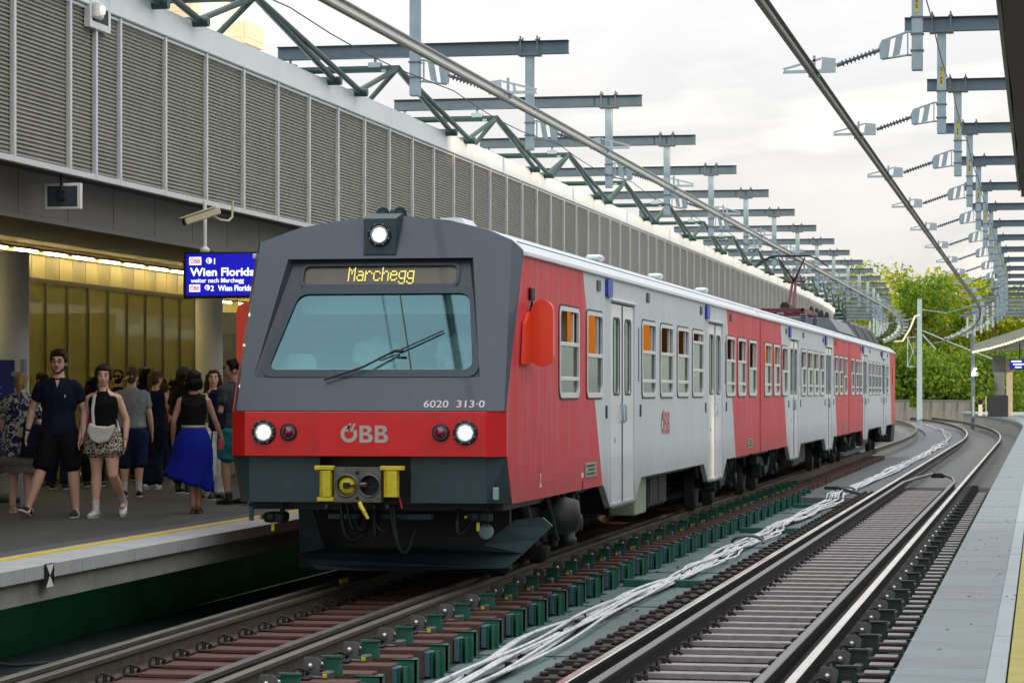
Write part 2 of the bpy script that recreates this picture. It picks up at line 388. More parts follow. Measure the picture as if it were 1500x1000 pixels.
sheet('dark_trough_floor', -7.75, -5.12, -10, 90, -.414, deckdark, near=True, thick=.004)
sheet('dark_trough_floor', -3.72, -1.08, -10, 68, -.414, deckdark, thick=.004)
sheet('ballast_strip', -5.2, -3.35, 58, 300, -.30, balast_m, step=4, thick=.11)
sheet('ballast_strip', -9.1, -7.35, 96, 300, -.30, balast_m, step=4, thick=.11)
# deck joints and rows of rivet strips
dj = MB()
for y in (19.4, 23.8, 29.5, 35.2, 41, 47, 53): dj.box(-5.05, -3.75, y, y+.025, -.419, -.411)
for i in range(900):
    y = 15+i*.045
    dj.box(-4.11+.01*math.sin(y), -4.07, y, y+.022, -.419, -.409)
    if i % 3 == 0 and rng.rand() < .6: dj.box(-4.0+.02*rng.rand(), -3.98, y, y+.03, -.419, -.409)
dj.build('rivet_strip', green_m, deck, kind='stuff')
gb = MB()
for y in (32.6, 45.5, 55.5): gb.box(-5.0, -3.75, y, y+.12, -.419, -.33, .01)
gb.build('cross_rib', green_m, deck, kind='stuff')

RAILP = [(-.075,-.172),(.075,-.172),(.075,-.160),(.012,-.145),(.010,-.05),(.036,-.036),(.036,-.006),(.028,0),(-.028,0),(-.036,-.006),(-.036,-.036),(-.010,-.05),(-.012,-.145),(-.075,-.160)]
def rail(name, xc, y0, y1, parent, near, mats, step=2.0, shift=None):
    b = MB(); ys = list(np.arange(y0, y1, step))+[y1]; n = len(RAILP); vs = []
    for y in ys:
        o = fb(y)+(nb(y) if near else 0)+(shift(y) if shift else 0)
        for p in RAILP: vs.append((xc+o+p[0], y, p[1]))
    fs = []; mi = []
    for i in range(len(ys)-1):
        for j in range(n):
            fs.append((i*n+j, i*n+(j+1) % n, (i+1)*n+(j+1) % n, (i+1)*n+j)); mi.append(1 if j in (6, 7, 8) else 0)
    fs += [tuple(range(n))[::-1], tuple(range((len(ys)-1)*n, len(ys)*n))]; mi += [0, 0]
    b.add(vs, fs); b.m = mi
    return b.build(name, mats, parent)
def unit_clip():
    b = MB()
    b.box(-.07,.07,-.06,.06,-.172,-.150,.006)
    b.tube([(-.05,-.05,-.14),(-.05,-.02,-.10),(-.02,.0,-.085),(.03,-.0,-.10),(.05,.03,-.12),(.02,.06,-.14)], .011, 5)
    b.tube([(.0,.0,-.15),(.0,.0,-.085)], .018, 6)
    return b
def make_track(name, c, y0, yend, ysl, near, tops, sl_mat):
    t = thing(name, None, None, (c, 0, 0), kind='structure')
    ax = lambda y: fb(y)+(nb(y) if near else 0)
    for s in (-1, 1):
        rail('rail', c+s*.7525, y0, yend, t, near, tops[0])
    gend = 90 if near else 60
    for s in (-1, 1):
        def sh(y, s=s): return 0
        rail('guard_rail', c+s*.545, y0, gend, t, near, tops[1])
    # guard rails close to a point at the end of the bridge
    if not near:
        for s in (-1, 1):
            b = MB(); b.tube([(c+s*.545, gend, -.03), (c+s*.40, gend+3.2, -.03), (c+s*.12-.05, gend+6.2, -.03)], .035, 6)
            b.build('guard_rail_end', tops[1][1], t)
        b = MB(); b.box(c-.2, c+.12, gend+6.1, gend+6.5, -.12, .0, .01); b.build('guard_rail_nose', dark_m, t)
    # sleepers
    m1 = MB().box(-1.3, 1.3, -.125, .125, -.41, -.174, .005).mesh('sleeper', sl_mat)
    y = y0+.3; ys = []
    while y < ysl: ys.append(y); y += .64
    for y in ys:
        o = inst('sleeper', m1, t, (ax(y)+rng.uniform(-.012,.012), y, rng.uniform(-.003,.0)))
    clips = MB(); uc = unit_clip()
    for y in ys:
        if near and y > 60: continue
        for xx in (-.7525-.13, -.7525+.105, -.545+.12, .545-.12, .7525-.105, .7525+.13):
            if xx in (-.7525+.105, .7525-.105): continue
            clips.add([(p[0]*(1 if xx > 0 else -1)*(-1 if abs(xx) < .6 else 1)+c+xx+ax(y), p[1]+y, p[2]) for p in uc.v], uc.f, 0, True)
    clips.build('rail_clip', clip_m, t, kind='stuff')
    return t, ys
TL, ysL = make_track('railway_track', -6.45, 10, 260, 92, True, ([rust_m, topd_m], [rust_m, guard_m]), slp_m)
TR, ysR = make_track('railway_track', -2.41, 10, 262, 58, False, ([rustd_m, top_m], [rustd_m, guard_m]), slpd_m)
# worn boards between the guard rails of the right track
bm_ = MB().box(-.45, .45, -.075, .075, -.172, -.128, .004).mesh('board', board_m)
bm2 = MB().box(-.35, .40, -.11, .11, -.172, -.140, .006).mesh('board', slp_m)
for y in ysR:
    inst('board', bm_, TR, (rng.uniform(-.02,.02), y+rng.uniform(-.01,.01), rng.uniform(-.004,.004)), (0, 0, rng.uniform(-.006,.006)))
for y in ysL[:60]: inst('board', bm2, TL, (nb(y), y+.02, 0))

bm3 = MB().box(.0, .19, -.10, .10, -.174, -.160, .003).mesh('end_board', board_m)
for y in ysR: inst('end_board', bm3, TR, (1.10, y, rng.uniform(-.003,.003)), (0,0,rng.uniform(-.02,.02)))
# sleeper end stoppers: green plates, blue pads, grey angles
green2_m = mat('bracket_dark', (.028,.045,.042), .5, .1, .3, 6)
def end_units(t, c, near, side, ys, gm=None):
    s = side
    m_g = MB(); m_g.box(.04*s, .25*s, -.012, .012, -.42, -.19); m_g.box(.04*s, .25*s, -.012, .05, -.20, -.188); m_g.box(.235*s, .25*s, -.012, .10, -.42, -.19)
    m_g.box(-.02*s, .30*s, -.05, .05, -.42, -.408)
    mg = m_g.mesh('green_stopper', green_m)
    m_r = MB(); m_r.box(.05*s, .065*s, -.02, .14, -.42, -.20); m_r.box(.09*s, .10*s, -.02, .14, -.42, -.20); m_r.box(.05*s, .13*s, .12, .135, -.42, -.20)
    mr = m_r.mesh('green_rib', green_m)
    mp_ = MB().box(.0, .045*s, -.10, .10, -.40, -.195, .006).mesh('blue_pad', blue_pad)
    b = MB(); b.prism([(0,-.17),(.16*s,-.17),(.145*s,-.02),(.02*s,-.02)], 0, .014, 'y'); b.box(.0,.16*s,-.03,.014,-.032,-.018)
    b.build
    mb_ = b.mesh('green_bracket', gm or green_m)
    b = MB(); b.prism([(-.02*s,-.16),(.11*s,-.16),(.13*s,-.05),(.09*s,-.02),(.0,-.02)], 0, .012, 'y'); b.box(-.02*s,.20*s,-.08,.0,-.172,-.155,.004)
    b.box(.15*s,.22*s,-.08,.06,-.19,-.12,.01)
    ma = b.mesh('grey_angle', gplate_m)
    b = MB().lathe([(.022,0),(.022,-.018),(.012,-.03)], (.05*s,-.002,-.085), 'y', 8); b.lathe([(.018,0),(.018,-.018),(.01,-.03)], (.08*s,.20,-.09), 'y', 8)
    mbo = b.mesh('bolt', bolt_m)
    my = MB().box(.165*s,.20*s,-.092,-.081,-.165,-.135,.003).mesh('yellow_mark', yel_m)
    for i, y in enumerate(ys):
        o = (nb(y) if near else 0)
        X = c-0+s*1.3+o-c
        if i % 2 == 0:
            inst('blue_pad', mp_, t, (X+.002*s, y, 0))
            inst('green_rib', mr, t, (X, y-.02, 0))
            if True:
                inst('green_bracket', mb_, t, (X-.34*s, y+.30, 0)); inst('grey_angle', ma, t, (X-.44*s, y+.16, .0)); inst('bolt', mbo, t, (X-.44*s, y+.155, .0))
                if near and (i % 4 == 0 or i % 6 == 2): inst('yellow_mark', my, t, (X-.44*s, y+.155, 0))
        else:
            inst('green_stopper', mg, t, (X-.16*s, y-.155, 0))
            inst('blue_pad', mp_, t, (X+.002*s, y, 0))
end_units(TL, -6.45, True, 1, [y for y in ysL if y < 61])
end_units(TR, -2.41, False, 1, ysR, green2_m)
b = MB()
for y in ysR:
    for dx in (.06, .2): b.lathe([(.035,-.174),(.035,-.150),(.02,-.140)], (-2.41-1.3+dx, y, 0), 'z', 6)
b.build('sleeper_bolt', clip_m, TR, kind='stuff')
b = MB()
for y in ysR[::2]: b.box(-2.41-1.38, -2.41-1.1, y+.13, y+.25, -.38, -.20, .008)
b.build('end_block', slpd_m, TR, kind='stuff')
b = MB().box(-6.45-.655, -6.45-.62, 27.0, 27.28, -.03, .02, .004); b.build('yellow_clamp', yel_m, TL)

# left platform ---------------------------------------------------
LP = thing('station_platform', None, None, (-12, 0, 0), kind='structure')
def lx(y): return -8.12+nb(y)*.9+fb(y)
def strip(name, xa, xb, y0, y1, z0, z1, m, parent, f, step=3.0):
    ys = list(np.arange(y0, y1, step))+[y1]; vs = []; fs = []
    for y in ys: vs += [(f(y)+xa, y, z1), (f(y)+xb, y, z1), (f(y)+xb, y, z0), (f(y)+xa, y, z0)]
    for i in range(len(ys)-1):
        a = i*4
        for q in range(4): fs.append((a+q, a+(q+1) % 4, a+4+(q+1) % 4, a+4+q))
    n = len(vs); fs += [(0,1,2,3), (n-1,n-2,n-3,n-4)]
    return MB().add(vs, fs).build(name, m, parent)
strip('asphalt_surface', -14, -.95, 4, 135, .30, .536, asph_m, LP, lx)
y = 6.2; k = 0
while y < 130:                                   # edge stones, joints between them
    L = 1.42
    ox, ox2 = lx(y), lx(y+L)
    b = MB(); 
    z0, z1 = .43, .54
    vs = [(ox-.95,y,z0),(ox,y,z0),(ox2,y+L-.012,z0),(ox2-.95,y+L-.012,z0),(ox-.95,y,z1),(ox,y,z1),(ox2,y+L-.012,z1),(ox2-.95,y+L-.012,z1)]
    b.add(vs, [(0,1,2,3),(7,6,5,4),(0,4,5,1),(1,5,6,2),(2,6,7,3),(3,7,4,0)])
    b.build('edge_stone', slabl_m, LP); y += L
strip('tactile_strip', -.93, -.70, 6, 130, .53, .5445, tact_m, LP, lx)
strip('yellow_line', -.63, -.50, 6, 130, .53, .5445, yline_m, LP, lx)
strip('platform_beam', -1.3, -.06, 4, 132, .24, .428, conc_m, LP, lx)
strip('green_wall', -1.35, -1.12, 4, 132, -.42, .24, gwall_m, LP, lx)
b = MB(); px = lx(18); 
hs = [( -1.10, .20), (-1.03,.05), (-.98,-.16), (-.9,-.33), (-.7,-.40), (-.5,-.405)]
b.tube([(lx(21)+dx, 20.6+i*.35, z) for i, (dx, z) in enumerate(hs)], .018, 8)
tag(b.build('hose', cabled_m), 'dark hose hanging down the green wall under the left platform', 'hose')
# black and white diamond marker on the platform edge
mk = thing('edge_marker', 'black and white hourglass marker plate on the left platform edge', 'marker', (lx(20.8), 20.8, .40))
X = lx(20.75)+.012; yc = 20.95
b = MB(); b.box(X-.008, X, yc-.10, yc+.10, .35, .548); b.build('marker_plate', black_m, mk)
b = MB(); b.prism([(yc-.085,.54),(yc+.085,.54),(yc,.45)], X, X+.003, 'x'); b.prism([(yc-.085,.355),(yc+.085,.355),(yc,.445)], X, X+.003, 'x'); b.build('hourglass', white_m, mk)

# right platform --------------------------------------------------
RP = thing('station_platform', None, None, (0, 0, 0), kind='structure')
rx = lambda y: fb(y)
y = 4.0; j = 0
while y < 200:
    L = 1.98+.1*math.sin(j*2.3); o, o2 = rx(y), rx(y+L)
    for xa, xb, m, nm in ((-.72, -.262, pav_m, 'paving_slab'), (-.266, -.165, pav2_m, 'light_paving_strip'), (-.16, .16, yslab_m, 'yellow_paving_slab'), (.165, 2.2, pav_m, 'paving_slab')):
        if y > 120 and nm != 'paving_slab': m = pav2_m
        if nm == 'light_paving_strip': xa -= 0
        g_ = .006; dz = rng.uniform(-.002, .002)
        vs = [(o+xa,y,.40),(o+xb-g_,y,.40),(o2+xb-g_,y+L-g_,.40),(o2+xa,y+L-g_,.40),(o+xa,y,.54+dz),(o+xb-g_,y,.54+dz),(o2+xb-g_,y+L-g_,.54+dz),(o2+xa,y+L-g_,.54+dz)]
        MB().add(vs, [(0,1,2,3),(7,6,5,4),(0,4,5,1),(1,5,6,2),(2,6,7,3),(3,7,4,0)]).build(nm, m, RP)
    y += L; j += 1
gs = MB()
for q in range(150):
    yy = rng.uniform(14, 60); xx = rng.uniform(-.70, .9); r_ = rng.uniform(.006, .016)
    gs.lathe([(r_, .541), (r_*.9, .5445)], (xx, yy, 0), 'z', 7)
gs.build('gum_spot', gplate_m, RP, kind='stuff')
strip('platform_base', -.60, 8, 4, 200, -.42, .398, conc_m, RP, rx)
strip('platform_surface', 2.2, 8, 4, 200, .398, .54, pav_m, RP, rx)

# cables on the deck ----------------------------------------------
path = [(12,-4.62),(16,-4.60),(18.5,-4.55),(21,-4.50),(24,-4.52),(27,-4.55),(30,-4.50),(33,-4.46),(36,-4.42),(39,-4.45),(42,-4.40),(46,-4.48),(50,-4.42),(56,-4.35),(62,-4.25),(70,-4.15),(80,-4.1),(95,-4.05),(110,-4.1),(130,-4.05),(150,-4.1),(175,-4.15),(200,-4.1)]
def cpath(y): return float(np.interp(y, [p[0] for p in path], [p[1] for p in path]))+fb(y)
NC = 13
for i in range(NC):
    ph, ph2 = rng.uniform(0, 6.28, 2); am = .05 if i < 10 else .09
    pts = []; y = 12.0
    while y < (190 if i % 3 == 0 else 118 if i % 3 == 1 else 82):
        spread = .17+.05*math.sin(y*.35)
        wob = 1+(1.6 if 33 < y < 48 else 0)*abs(math.sin(y*.9+ph))
        base_z = -.405 if y < 58 else -.285
        x = cpath(y)+(i/(NC-1.)-.5)*2*spread*math.cos(y*.11+ph*.25)+am*wob*math.sin(y*(.55+.05*i)+ph)*.6
        z = base_z+.018*(1+ (i*7 % 3))+.012*math.sin(y*.8+ph2)+(.03 if i % 4 == 0 else 0)
        pts.append((x, y, z)); y += .45 if y < 60 else 1.2
    dk = i in (3, 9)
    b = MB(); b.tube(pts, .020 if i % 2 else .016, 7)
    o = b.build('cable', cabled_m if dk else cable_m)
    if dk: tag(o, 'dark grey cable lying in the bundle of white cables between the tracks', 'cable', 'dark cables in the bundle between the tracks')
    else: tag(o, 'white cable snaking in the loose bundle on the deck between the two tracks', 'cable', 'white cables between the tracks')
b = MB()
for q in range(46):
    yy = 16+q*.9+rng.uniform(-.3,.3); xx = cpath(yy)+rng.uniform(-.12,.12); b.box(xx-.035, xx+.035, yy, yy+.02, -.40, -.335, .004)
for q in range(60):
    yy = rng.uniform(15, 58); xx = rng.uniform(-5.0, -3.8); r_ = rng.uniform(.008,.02); b.box(xx, xx+r_*2, yy, yy+r_*2, -.42, -.42+r_, .003)
tag(b.build('cable_tie', black_m), 'small black ties and bits of debris among the cables on the deck', 'debris', kind='stuff')
b = MB(); b.tube([(-4.75,61,-.20),(-4.4,60,-.16),(-4.1,59.2,-.2),(-3.8,58.7,-.25)], .04, 8)
tag(b.build('conduit', cabled_m), 'thick dark conduit crossing over the white cables beyond the green rib', 'conduit')
for yy in (41.3, 60.3):
    b = MB()
    for q in range(3): b.tube([(cpath(yy)+.24*math.cos(a), yy+q*.05+.1*math.sin(a*2), -.36+.11*math.sin(a)+(.1 if yy>58 else 0)) for a in np.linspace(0, PI, 9)], .02, 6)
    tag(b.build('cable_loop', cabled_m), 'dark loops tied across the white cables '+('half way along the deck' if yy < 50 else 'where the ballast begins'), 'cable')
# ================================================================ canopy building on the left
FX = -9.9; P0 = 25.07; PP = 1.556
CAN = thing('station_canopy', 'long station canopy with grey louvre panels under a white fascia on the left', 'canopy', (FX, 16, 0))
def slat_mesh(wd, name):
    b = MB(); n = 40; z0, z1 = 4.28, 5.995; p = (z1-z0)/n
    for i in range(n):
        z = z0+i*p
        vs = [(0,.03,z),(0,wd-.03,z),(-.026,wd-.03,z+p*.93),(-.026,.03,z+p*.93),(-.022,.03,z-.004),(-.022,wd-.03,z-.004)]
        b.add(vs, [(0,1,2,3),(4,5,1,0),(4,3,2,5)])
        k = int(wd/.052)
        for q in range(k):
            y = .04+q*.052
            b.add([(.003,y,z+.004),(.003,y+.012,z+.004),(-.014,y+.012,z+p*.62),(-.014,y,z+p*.62)], [(0,1,2,3)], 1)
    b.box(-.045, -.040, .0, wd, 4.25, 6.02, mi=2)
    return b.mesh(name, [slat_m, fin_m, slatb_m])
def place(o, y): pass
sm = slat_mesh(PP-.05, 'louvre_panel')
far = MB()
for i in range(40):
    p = 1.71/40; z = 4.28+i*p
    far.add([(0,.03,z),(0,PP-.08,z),(-.026,PP-.08,z+p*.93),(-.026,.03,z+p*.93)], [(0,1,2,3)])
far.box(-.045, -.040, .0, PP-.05, 4.25, 6.02, mi=1)
fm = far.mesh('louvre_panel', [slat_m, slatb_m])
mu = MB().box(-.02, .035, -.028, .028, 4.20, 6.03, .004).mesh('mullion', alu_m)
sill = MB().box(-.04, .03, .0, PP, 4.20, 4.262, .004).mesh('sill_rail', alu_m)
head = MB().box(-.04, .02, .0, PP, 5.99, 6.018).mesh('head_rail', alu_m)
fas = MB(); fas.box(-.10, .06, .004, PP*2-.004, 6.03, 6.31, .006); fasm = fas.mesh('fascia_panel', wband_m)
topm = MB(); topm.box(-.8, .055, .0, PP*2, 6.312, 6.33); topm = topm.mesh('coping', wband_m)
for k in range(-6, 74):
    y = P0+k*PP
    if k == 1:                                        # bay with the niche: two narrow panels
        a = slat_mesh(.72, 'louvre_panel'); inst('louvre_panel', a, CAN, (0, y-16+.025, 0)); inst('louvre_panel', a, CAN, (0, y-16+.82, 0))
        inst('mullion', mu, CAN, (0, y+.78-16, 0))
    else: inst('louvre_panel', sm if k < 22 else fm, CAN, (fb(y), y-16+.025, 0), (0, 0, rotz_at(y)))
    inst('mullion', mu, CAN, (fb(y), y-16, 0)); inst('sill_rail', sill, CAN, (fb(y), y-16, 0), (0,0,rotz_at(y))); inst('head_rail', head, CAN, (fb(y), y-16, 0), (0,0,rotz_at(y)))
    if k % 2 == 0: inst('fascia_panel', fasm, CAN, (fb(y), y-16, 0), (0,0,rotz_at(y))); inst('coping', topm, CAN, (fb(y), y-16, 0), (0,0,rotz_at(y)))
# grey panels of the beam behind the louvres, roof slab, ceiling
for k in range(-9, 70):
    y = 16+k*1.45+7.3
    b = MB(); b.box(-10.34, -10.28, y+.005, y+1.44, 3.78, 4.24, .003); b.build('soffit_panel', gpan_m, CAN)
strip('beam_edge', -10.345, -10.245, 12, 138, 3.72, 3.775, gpan_m, CAN, lambda y: fb(y))
strip('soffit_upper', -10.34, -9.93, 12, 138, 4.232, 4.248, ceil_m, CAN, fb)
strip('roof_slab', -30, -10.0, 12, 138, 4.25, 6.03, ceil_m, CAN, fb)
strip('ceiling', -30, -10.35, 12, 138, 4.10, 4.16, ceil_m, CAN, fb)
# floodlight niche
nf = thing('floodlight', 'small floodlight in a white framed niche at the top of the louvres', 'floodlight', (FX, 27.4, 5.8))
b = MB(); b.prism([(27.1,5.80),(27.75,5.80),(27.75,6.2),(27.1,6.2)], FX+.0, FX+.065, 'x', holes=[[(27.17,5.87),(27.68,5.87),(27.68,6.15),(27.17,6.15)]]); b.build('niche_frame', alu_m, nf)
b = MB(); b.box(FX+.02,FX+.06,27.17,27.68,5.87,6.15); b.build('niche_back', black_m, nf)
b = MB(); b.box(FX+.02,FX+.12,27.19,27.40,5.90,6.08,.02); b.build('lamp_housing', white_m, nf)
b = MB(); b.lathe([(.05,0),(.05,.03),(.03,.035)], (FX+.12,27.3,5.99), 'x', 14); b.build('lens', lens_m, nf)

# columns
def column(x, y, r, label, top=4.12):
    t = thing('column', label, 'column', (x, y, .54))
    MB().lathe([(r,.66),(r,top)], (x,y,0), 'z', 28).build('shaft', colm, t)
    MB().lathe([(r+.004,.54),(r+.004,.66)], (x,y,0), 'z', 28).build('base_band', gplate_m, t)
column(-13.0, 32.9, .225, 'thick round pale column at the left edge beside the blue board', 3.75)
column(-12.9, 41.0, .215, 'round pale column behind the hanging departure display')
column(-16.6, 50.5, .135, 'slim round column just left of the departure display')
column(-13.1, 58, .215, 'far round column hidden behind the train front')
column(-13.0, 24.2, .225, 'near round column outside the left edge', 3.75)
# blue route board and its post
bb = thing('route_board', 'blue route map board at the left edge in front of the thick column', 'board', (-13.2, 32.0, .54))
b = MB(); b.box(-13.35, -12.62, 32.0, 32.06, .95, 2.35, .01); b.build('board_panel', bluesg_m, bb)
b = MB(); b.box(-12.64, -12.50, 31.98, 32.02, 2.15, 2.2); b.box(-12.52, -12.46, 31.97, 32.05, .54, 2.36, .006); b.build('post', steel_m, bb)
b = MB()
for i in range(9): b.box(-13.3+.02*(i % 2), -12.72-.1*rng.rand(), 31.995, 32.0, 2.0-i*.08, 2.012-i*.08)
b.box(-12.86, -12.85, 31.995, 32.0, 1.2, 2.0); b.build('route_print', mat('pale_print', (.35,.4,.5), .6), bb)
b = MB(); b.lathe([(.025,-.002),(.025,.0)], (-12.85, 31.995, 1.72), 'y', 12); b.build('route_dot', red_m, bb)

# glazed waiting hall lit yellow
HX = -14.8
def hallY(u): 
    d = HX/((u-750)/3960*.98139-.19206*1.0) if False else None
HY0, HY1, HP = 36.0, 47.5, .93
HL = thing('glass_hall', 'yellow lit glass walled hall behind the people on the left platform', 'hall', (HX, HY0, .54))
n = int((HY1-30)/HP)
gp = MB().box(-.008, .008, .03, HP-.03, .62, 3.58).mesh('glass_pane', glass_y)
mm_ = MB().box(-.02, .03, -.022, .022, .56, 3.64, .004).mesh('mullion', brass_m)
yp = MB().box(-.012, .01, .012, HP*.62-.012, 3.66, 4.0, .004).mesh('upper_panel', hall_m)
for i in range(-7, n-7):
    y = HY0+i*HP
    inst('glass_pane', gp, HL, (0, y-HY0, -.54)); inst('mullion', mm_, HL, (0, y-HY0, -.54))
inst('mullion', mm_, HL, (0, HY0+(n-7)*HP-HY0, -.54))
YE = HY0+(n-7)*HP
y = 29.0
while y < 55: inst('upper_panel', yp, HL, (.005, y-HY0, -.54)); y += HP*.62
b = MB(); b.box(HX-.03, HX+.04, 29, YE, 3.585, 3.655, .005); b.box(HX-.03, HX+.04, 29, YE, .54, .62); b.build('rail_frame', brass_m, HL)
b = MB(); b.box(HX-3.2, HX-3.1, 29, 62, .54, 4.0); b.box(HX-3.1, HX-.05, 62, 62.1, .54, 4.0); b.build('back_wall', hall_m, HL)
b = MB()
for q in range(11): 
    yy = 31+q*2.1; b.box(HX-3.08, HX-2.9, yy, yy+.3+rng.rand()*.5, .54+(q % 3)*.5, 1.6+rng.rand()*1.4)
b.build('notice_case', halld_m, HL)
b = MB(); b.box(HX-3.0, HX-.9, 30.5, 31.6, 2.6, 3.1, .01); b.build('hall_sign', bluesg_m, HL)
b = MB()
for q in range(4): b.box(HX-2.9+q*.45, HX-2.6+q*.45, 30.49, 30.5, 2.72, 2.98)
b.build('sign_print', white_m, HL)
for q, yy in enumerate((39, 41.5, 44, 46.5)):
    b = MB(); b.box(HX-2.4, HX-1.7, yy, yy+.06, 2.9, 3.15, .01); b.build('ceiling_sign', halld_m if q % 2 else white_m, HL)
# strip lights above the hall
lm = MB().box(-.035, .035, .14, .98, 0, .03, .01).mesh('strip_light', lampw)
tr_ = MB().box(-.06, .06, 0, 1.2, .035, .07).mesh('housing', gpan_m)
y = 29.5; k = 0
while y < 54:
    o = inst('strip_light', tr_, None, (HX+.30, y, 3.99)); tag(o, 'glowing strip light in the row above the yellow hall panels', 'light', 'strip lights over the glass hall')
    inst('tube', lm, o, (0, 0, 0)); y += 1.2; k += 1
lmi = MB().box(-.04, .04, .07, 1.10, 0, .03, .01).mesh('fill_tube', lampi)  # extra tubes added inside the hall to light its back wall
for yy in np.arange(31, 60, 1.8):
    o = inst('hall_fill_light', lmi, None, (HX-2.2, float(yy), 3.85)); tag(o, 'added tube light that brightens the inside of the glass hall', 'light', 'added fill lights inside the glass hall')
b = MB(); b.box(HX+.06, HX+.12, 29, 55, 4.0, 4.1); b.box(HX+.10, HX+.85, 29, 55, 4.095, 4.10); b.build('light_cove', hall_m, HL)
# farther grey service cabinet and dark wall behind the second column
cb = thing('service_cabinet', 'grey service cabinet with dark bands behind the round column beside the train', 'cabinet', (-13.4, 44, .54))
b = MB(); b.box(-13.9, -12.0, 44.0, 44.5, .54, 3.3, .01); b.build('cabinet_body', inter_m, cb)
b = MB(); b.box(-13.6, -12.4, 43.97, 44.0, 1.9, 2.95, .01); b.build('cabinet_door', conc_m, cb)
b = MB(); b.box(-13.9, -12.0, 43.94, 43.965, 2.33, 2.38); b.box(-13.9,-12,43.94,43.965,1.72,1.79); b.build('band', dark_m, cb)
b = MB(); b.lathe([(.07,0),(.07,-.03)], (-12.55, 43.97, 2.85), 'y', 16); b.build('dial', gplate_m, cb)
wl = MB(); wl.box(-26, -25.7, 12, 138, .54, 4.1); tag(wl.build('rear_wall', halld_m), 'dark rear wall of the platform hall behind the glass', 'wall')
wl = MB(); wl.box(-25.6, -15.0, 60, 60.3, .54, 4.1); tag(wl.build('cross_wall', ceil_m), 'dark cross wall at the back of the left platform', 'wall')
ad = thing('poster_frame', 'tall lit poster frame far back on the left platform left of the slim column', 'poster', (-15.9, 52, .54))
b = MB(); b.box(-17.6, -16.9, 52, 52.1, .6, 2.5, .01); b.build('frame', steel_m, ad)
b = MB(); b.box(-17.5, -17.0, 51.985, 52, .75, 2.4); b.build('poster', red_m, ad)

# hanging departure display (faces the camera)
DY = 31.0
dd = thing('departure_display', 'hanging blue departure display reading Wien Florids beside the train front', 'display', (-9.35, DY, 3.1))
b = MB(); b.box(-10.08, -8.62, DY, DY+.14, 3.07, 3.62, .012); b.build('casing', black_m, dd)
b = MB(); b.box(-10.04, -8.66, DY-.004, DY, 3.10, 3.595); b.build('screen', scrn_m, dd)
b = MB(); b.tube([(-9.83, DY+.07, 3.6), (-9.83, DY+.07, 4.23)], .024, 10); b.lathe([(.06,3.62),(.06,3.66),(.024,3.69)], (-9.83, DY+.07, 0), 'z', 12); b.build('hanger_pole', colm, dd)
for z in (3.475, 3.155):
    sc = 1 if z > 3.4 else .9
    b = MB(); b.box(-10.0, -10.0+.15*sc, DY-.007, DY-.004, z-.01, z+.085*sc); b.build('logo_field', scrw_m, dd)
    text('logo_text', 'ÖBB', .078*sc, scrr_m, dd, (-9.99, DY-.009, z+.01), RF, .0018, width=.125*sc)
    b = MB(); b.lathe([(.037*sc,0),(.037*sc,-.003)], (-9.755-.02*(sc<1), DY-.004, z+.04), 'y', 18); b.build('line_disc', scrw_m, dd)
    text('line_letter', 'S', .07*sc, scrn_m, dd, (-9.778-.02*(sc<1), DY-.009, z+.014), RF, .002)
text('line_number', '1', .10, scrw_m, dd, (-9.71, DY-.006, 3.473), RF, .0015)
text('destination', 'Wien Floridsdorf', .135, scrw_m, dd, (-9.985, DY-.006, 3.335), RF, .0035, sx=1.0, width=1.06)
text('via_line', 'weiter nach Marchegg', .075, scrw_m, dd, (-9.98, DY-.006, 3.255), RF, .001, width=.66)
text('line_number', '2', .09, scrw_m, dd, (-9.735, DY-.006, 3.155), RF, .0015)
text('destination', 'Wien Floridsdorf', .095, scrw_m, dd, (-9.64, DY-.006, 3.155), RF, .0025, width=.56)
# back of a monitor
mo = thing('monitor', 'small grey screen in a pale frame hanging under the canopy at upper left', 'monitor', (-10.45, 26.6, 3.95))
x0, x1 = -10.72, -10.34
def PYf(u, v, Y):
    s, c = .19206, .98138
    d = Y/((u-750)/3960*s+c); r = d*(u-750)/3960
    return r*c-d*s, 1.94+(575-v)*d/3960
xa, za = PYf(65, 307, 26.6); xb, zb = PYf(118, 268, 26.6)
b = MB(); b.box(xa, xb, 26.6, 26.66, za, zb, .006); b.build('casing', colm, mo)
b = MB(); b.box(xa+.035, xb-.035, 26.594, 26.6, za+.03, zb-.03); b.build('screen', mat('screen_off', (.05,.07,.085), .25), mo)
xm = (xa+xb)/2
b = MB(); b.tube([(xm, 26.57, zb-.16), (xm, 26.57, 4.23)], .016, 8); b.box(xm-.04, xm+.04, 26.55, 26.59, za+.09, za+.2, .005); b.build('bracket', dark_m, mo)
# security camera
cc = thing('security_camera', 'cream security camera on a bent bracket under the louvres above the display', 'camera', (-9.95, 31, 4.0))
xa, za = PYf(270, 325, 30.4); xb, zb = PYf(312, 306, 30.4)
dirv = Vector((xb-xa, .25, zb-za)); L = dirv.length; q = dirv.normalized().to_track_quat('Y', 'Z').to_matrix().to_4x4(); M = Matrix.Translation((xa, 30.4, za-.01)) @ q
cream = mat('camera_cream', (.55,.49,.32), .45, 0, .05, 8)
b = MB(); b.box(-.055, .055, 0, L, -.035, .055, .012, M=M); b.box(-.068, .068, -.05, L*.9, .058, .072, .004, M=M); b.build('housing', cream, cc)
b = MB(); b.box(-.045, .045, -.008, 0, -.03, .045, M=M); b.build('front_glass', black_m, cc)
xc, zc = PYf(322, 322, 30.8); xd, zd = PYf(340, 322, 31); xe, ze = PYf(341, 305, 31)
b = MB(); b.tube([M @ Vector((0, L*.8, -.03)), (xc, 30.8, zc), ((xc+xd)/2+.03, 30.9, zd-.02), (xd, 31, zd+.03), (xe, 31, 4.23)], .014, 8); b.build('bracket', cream, cc)

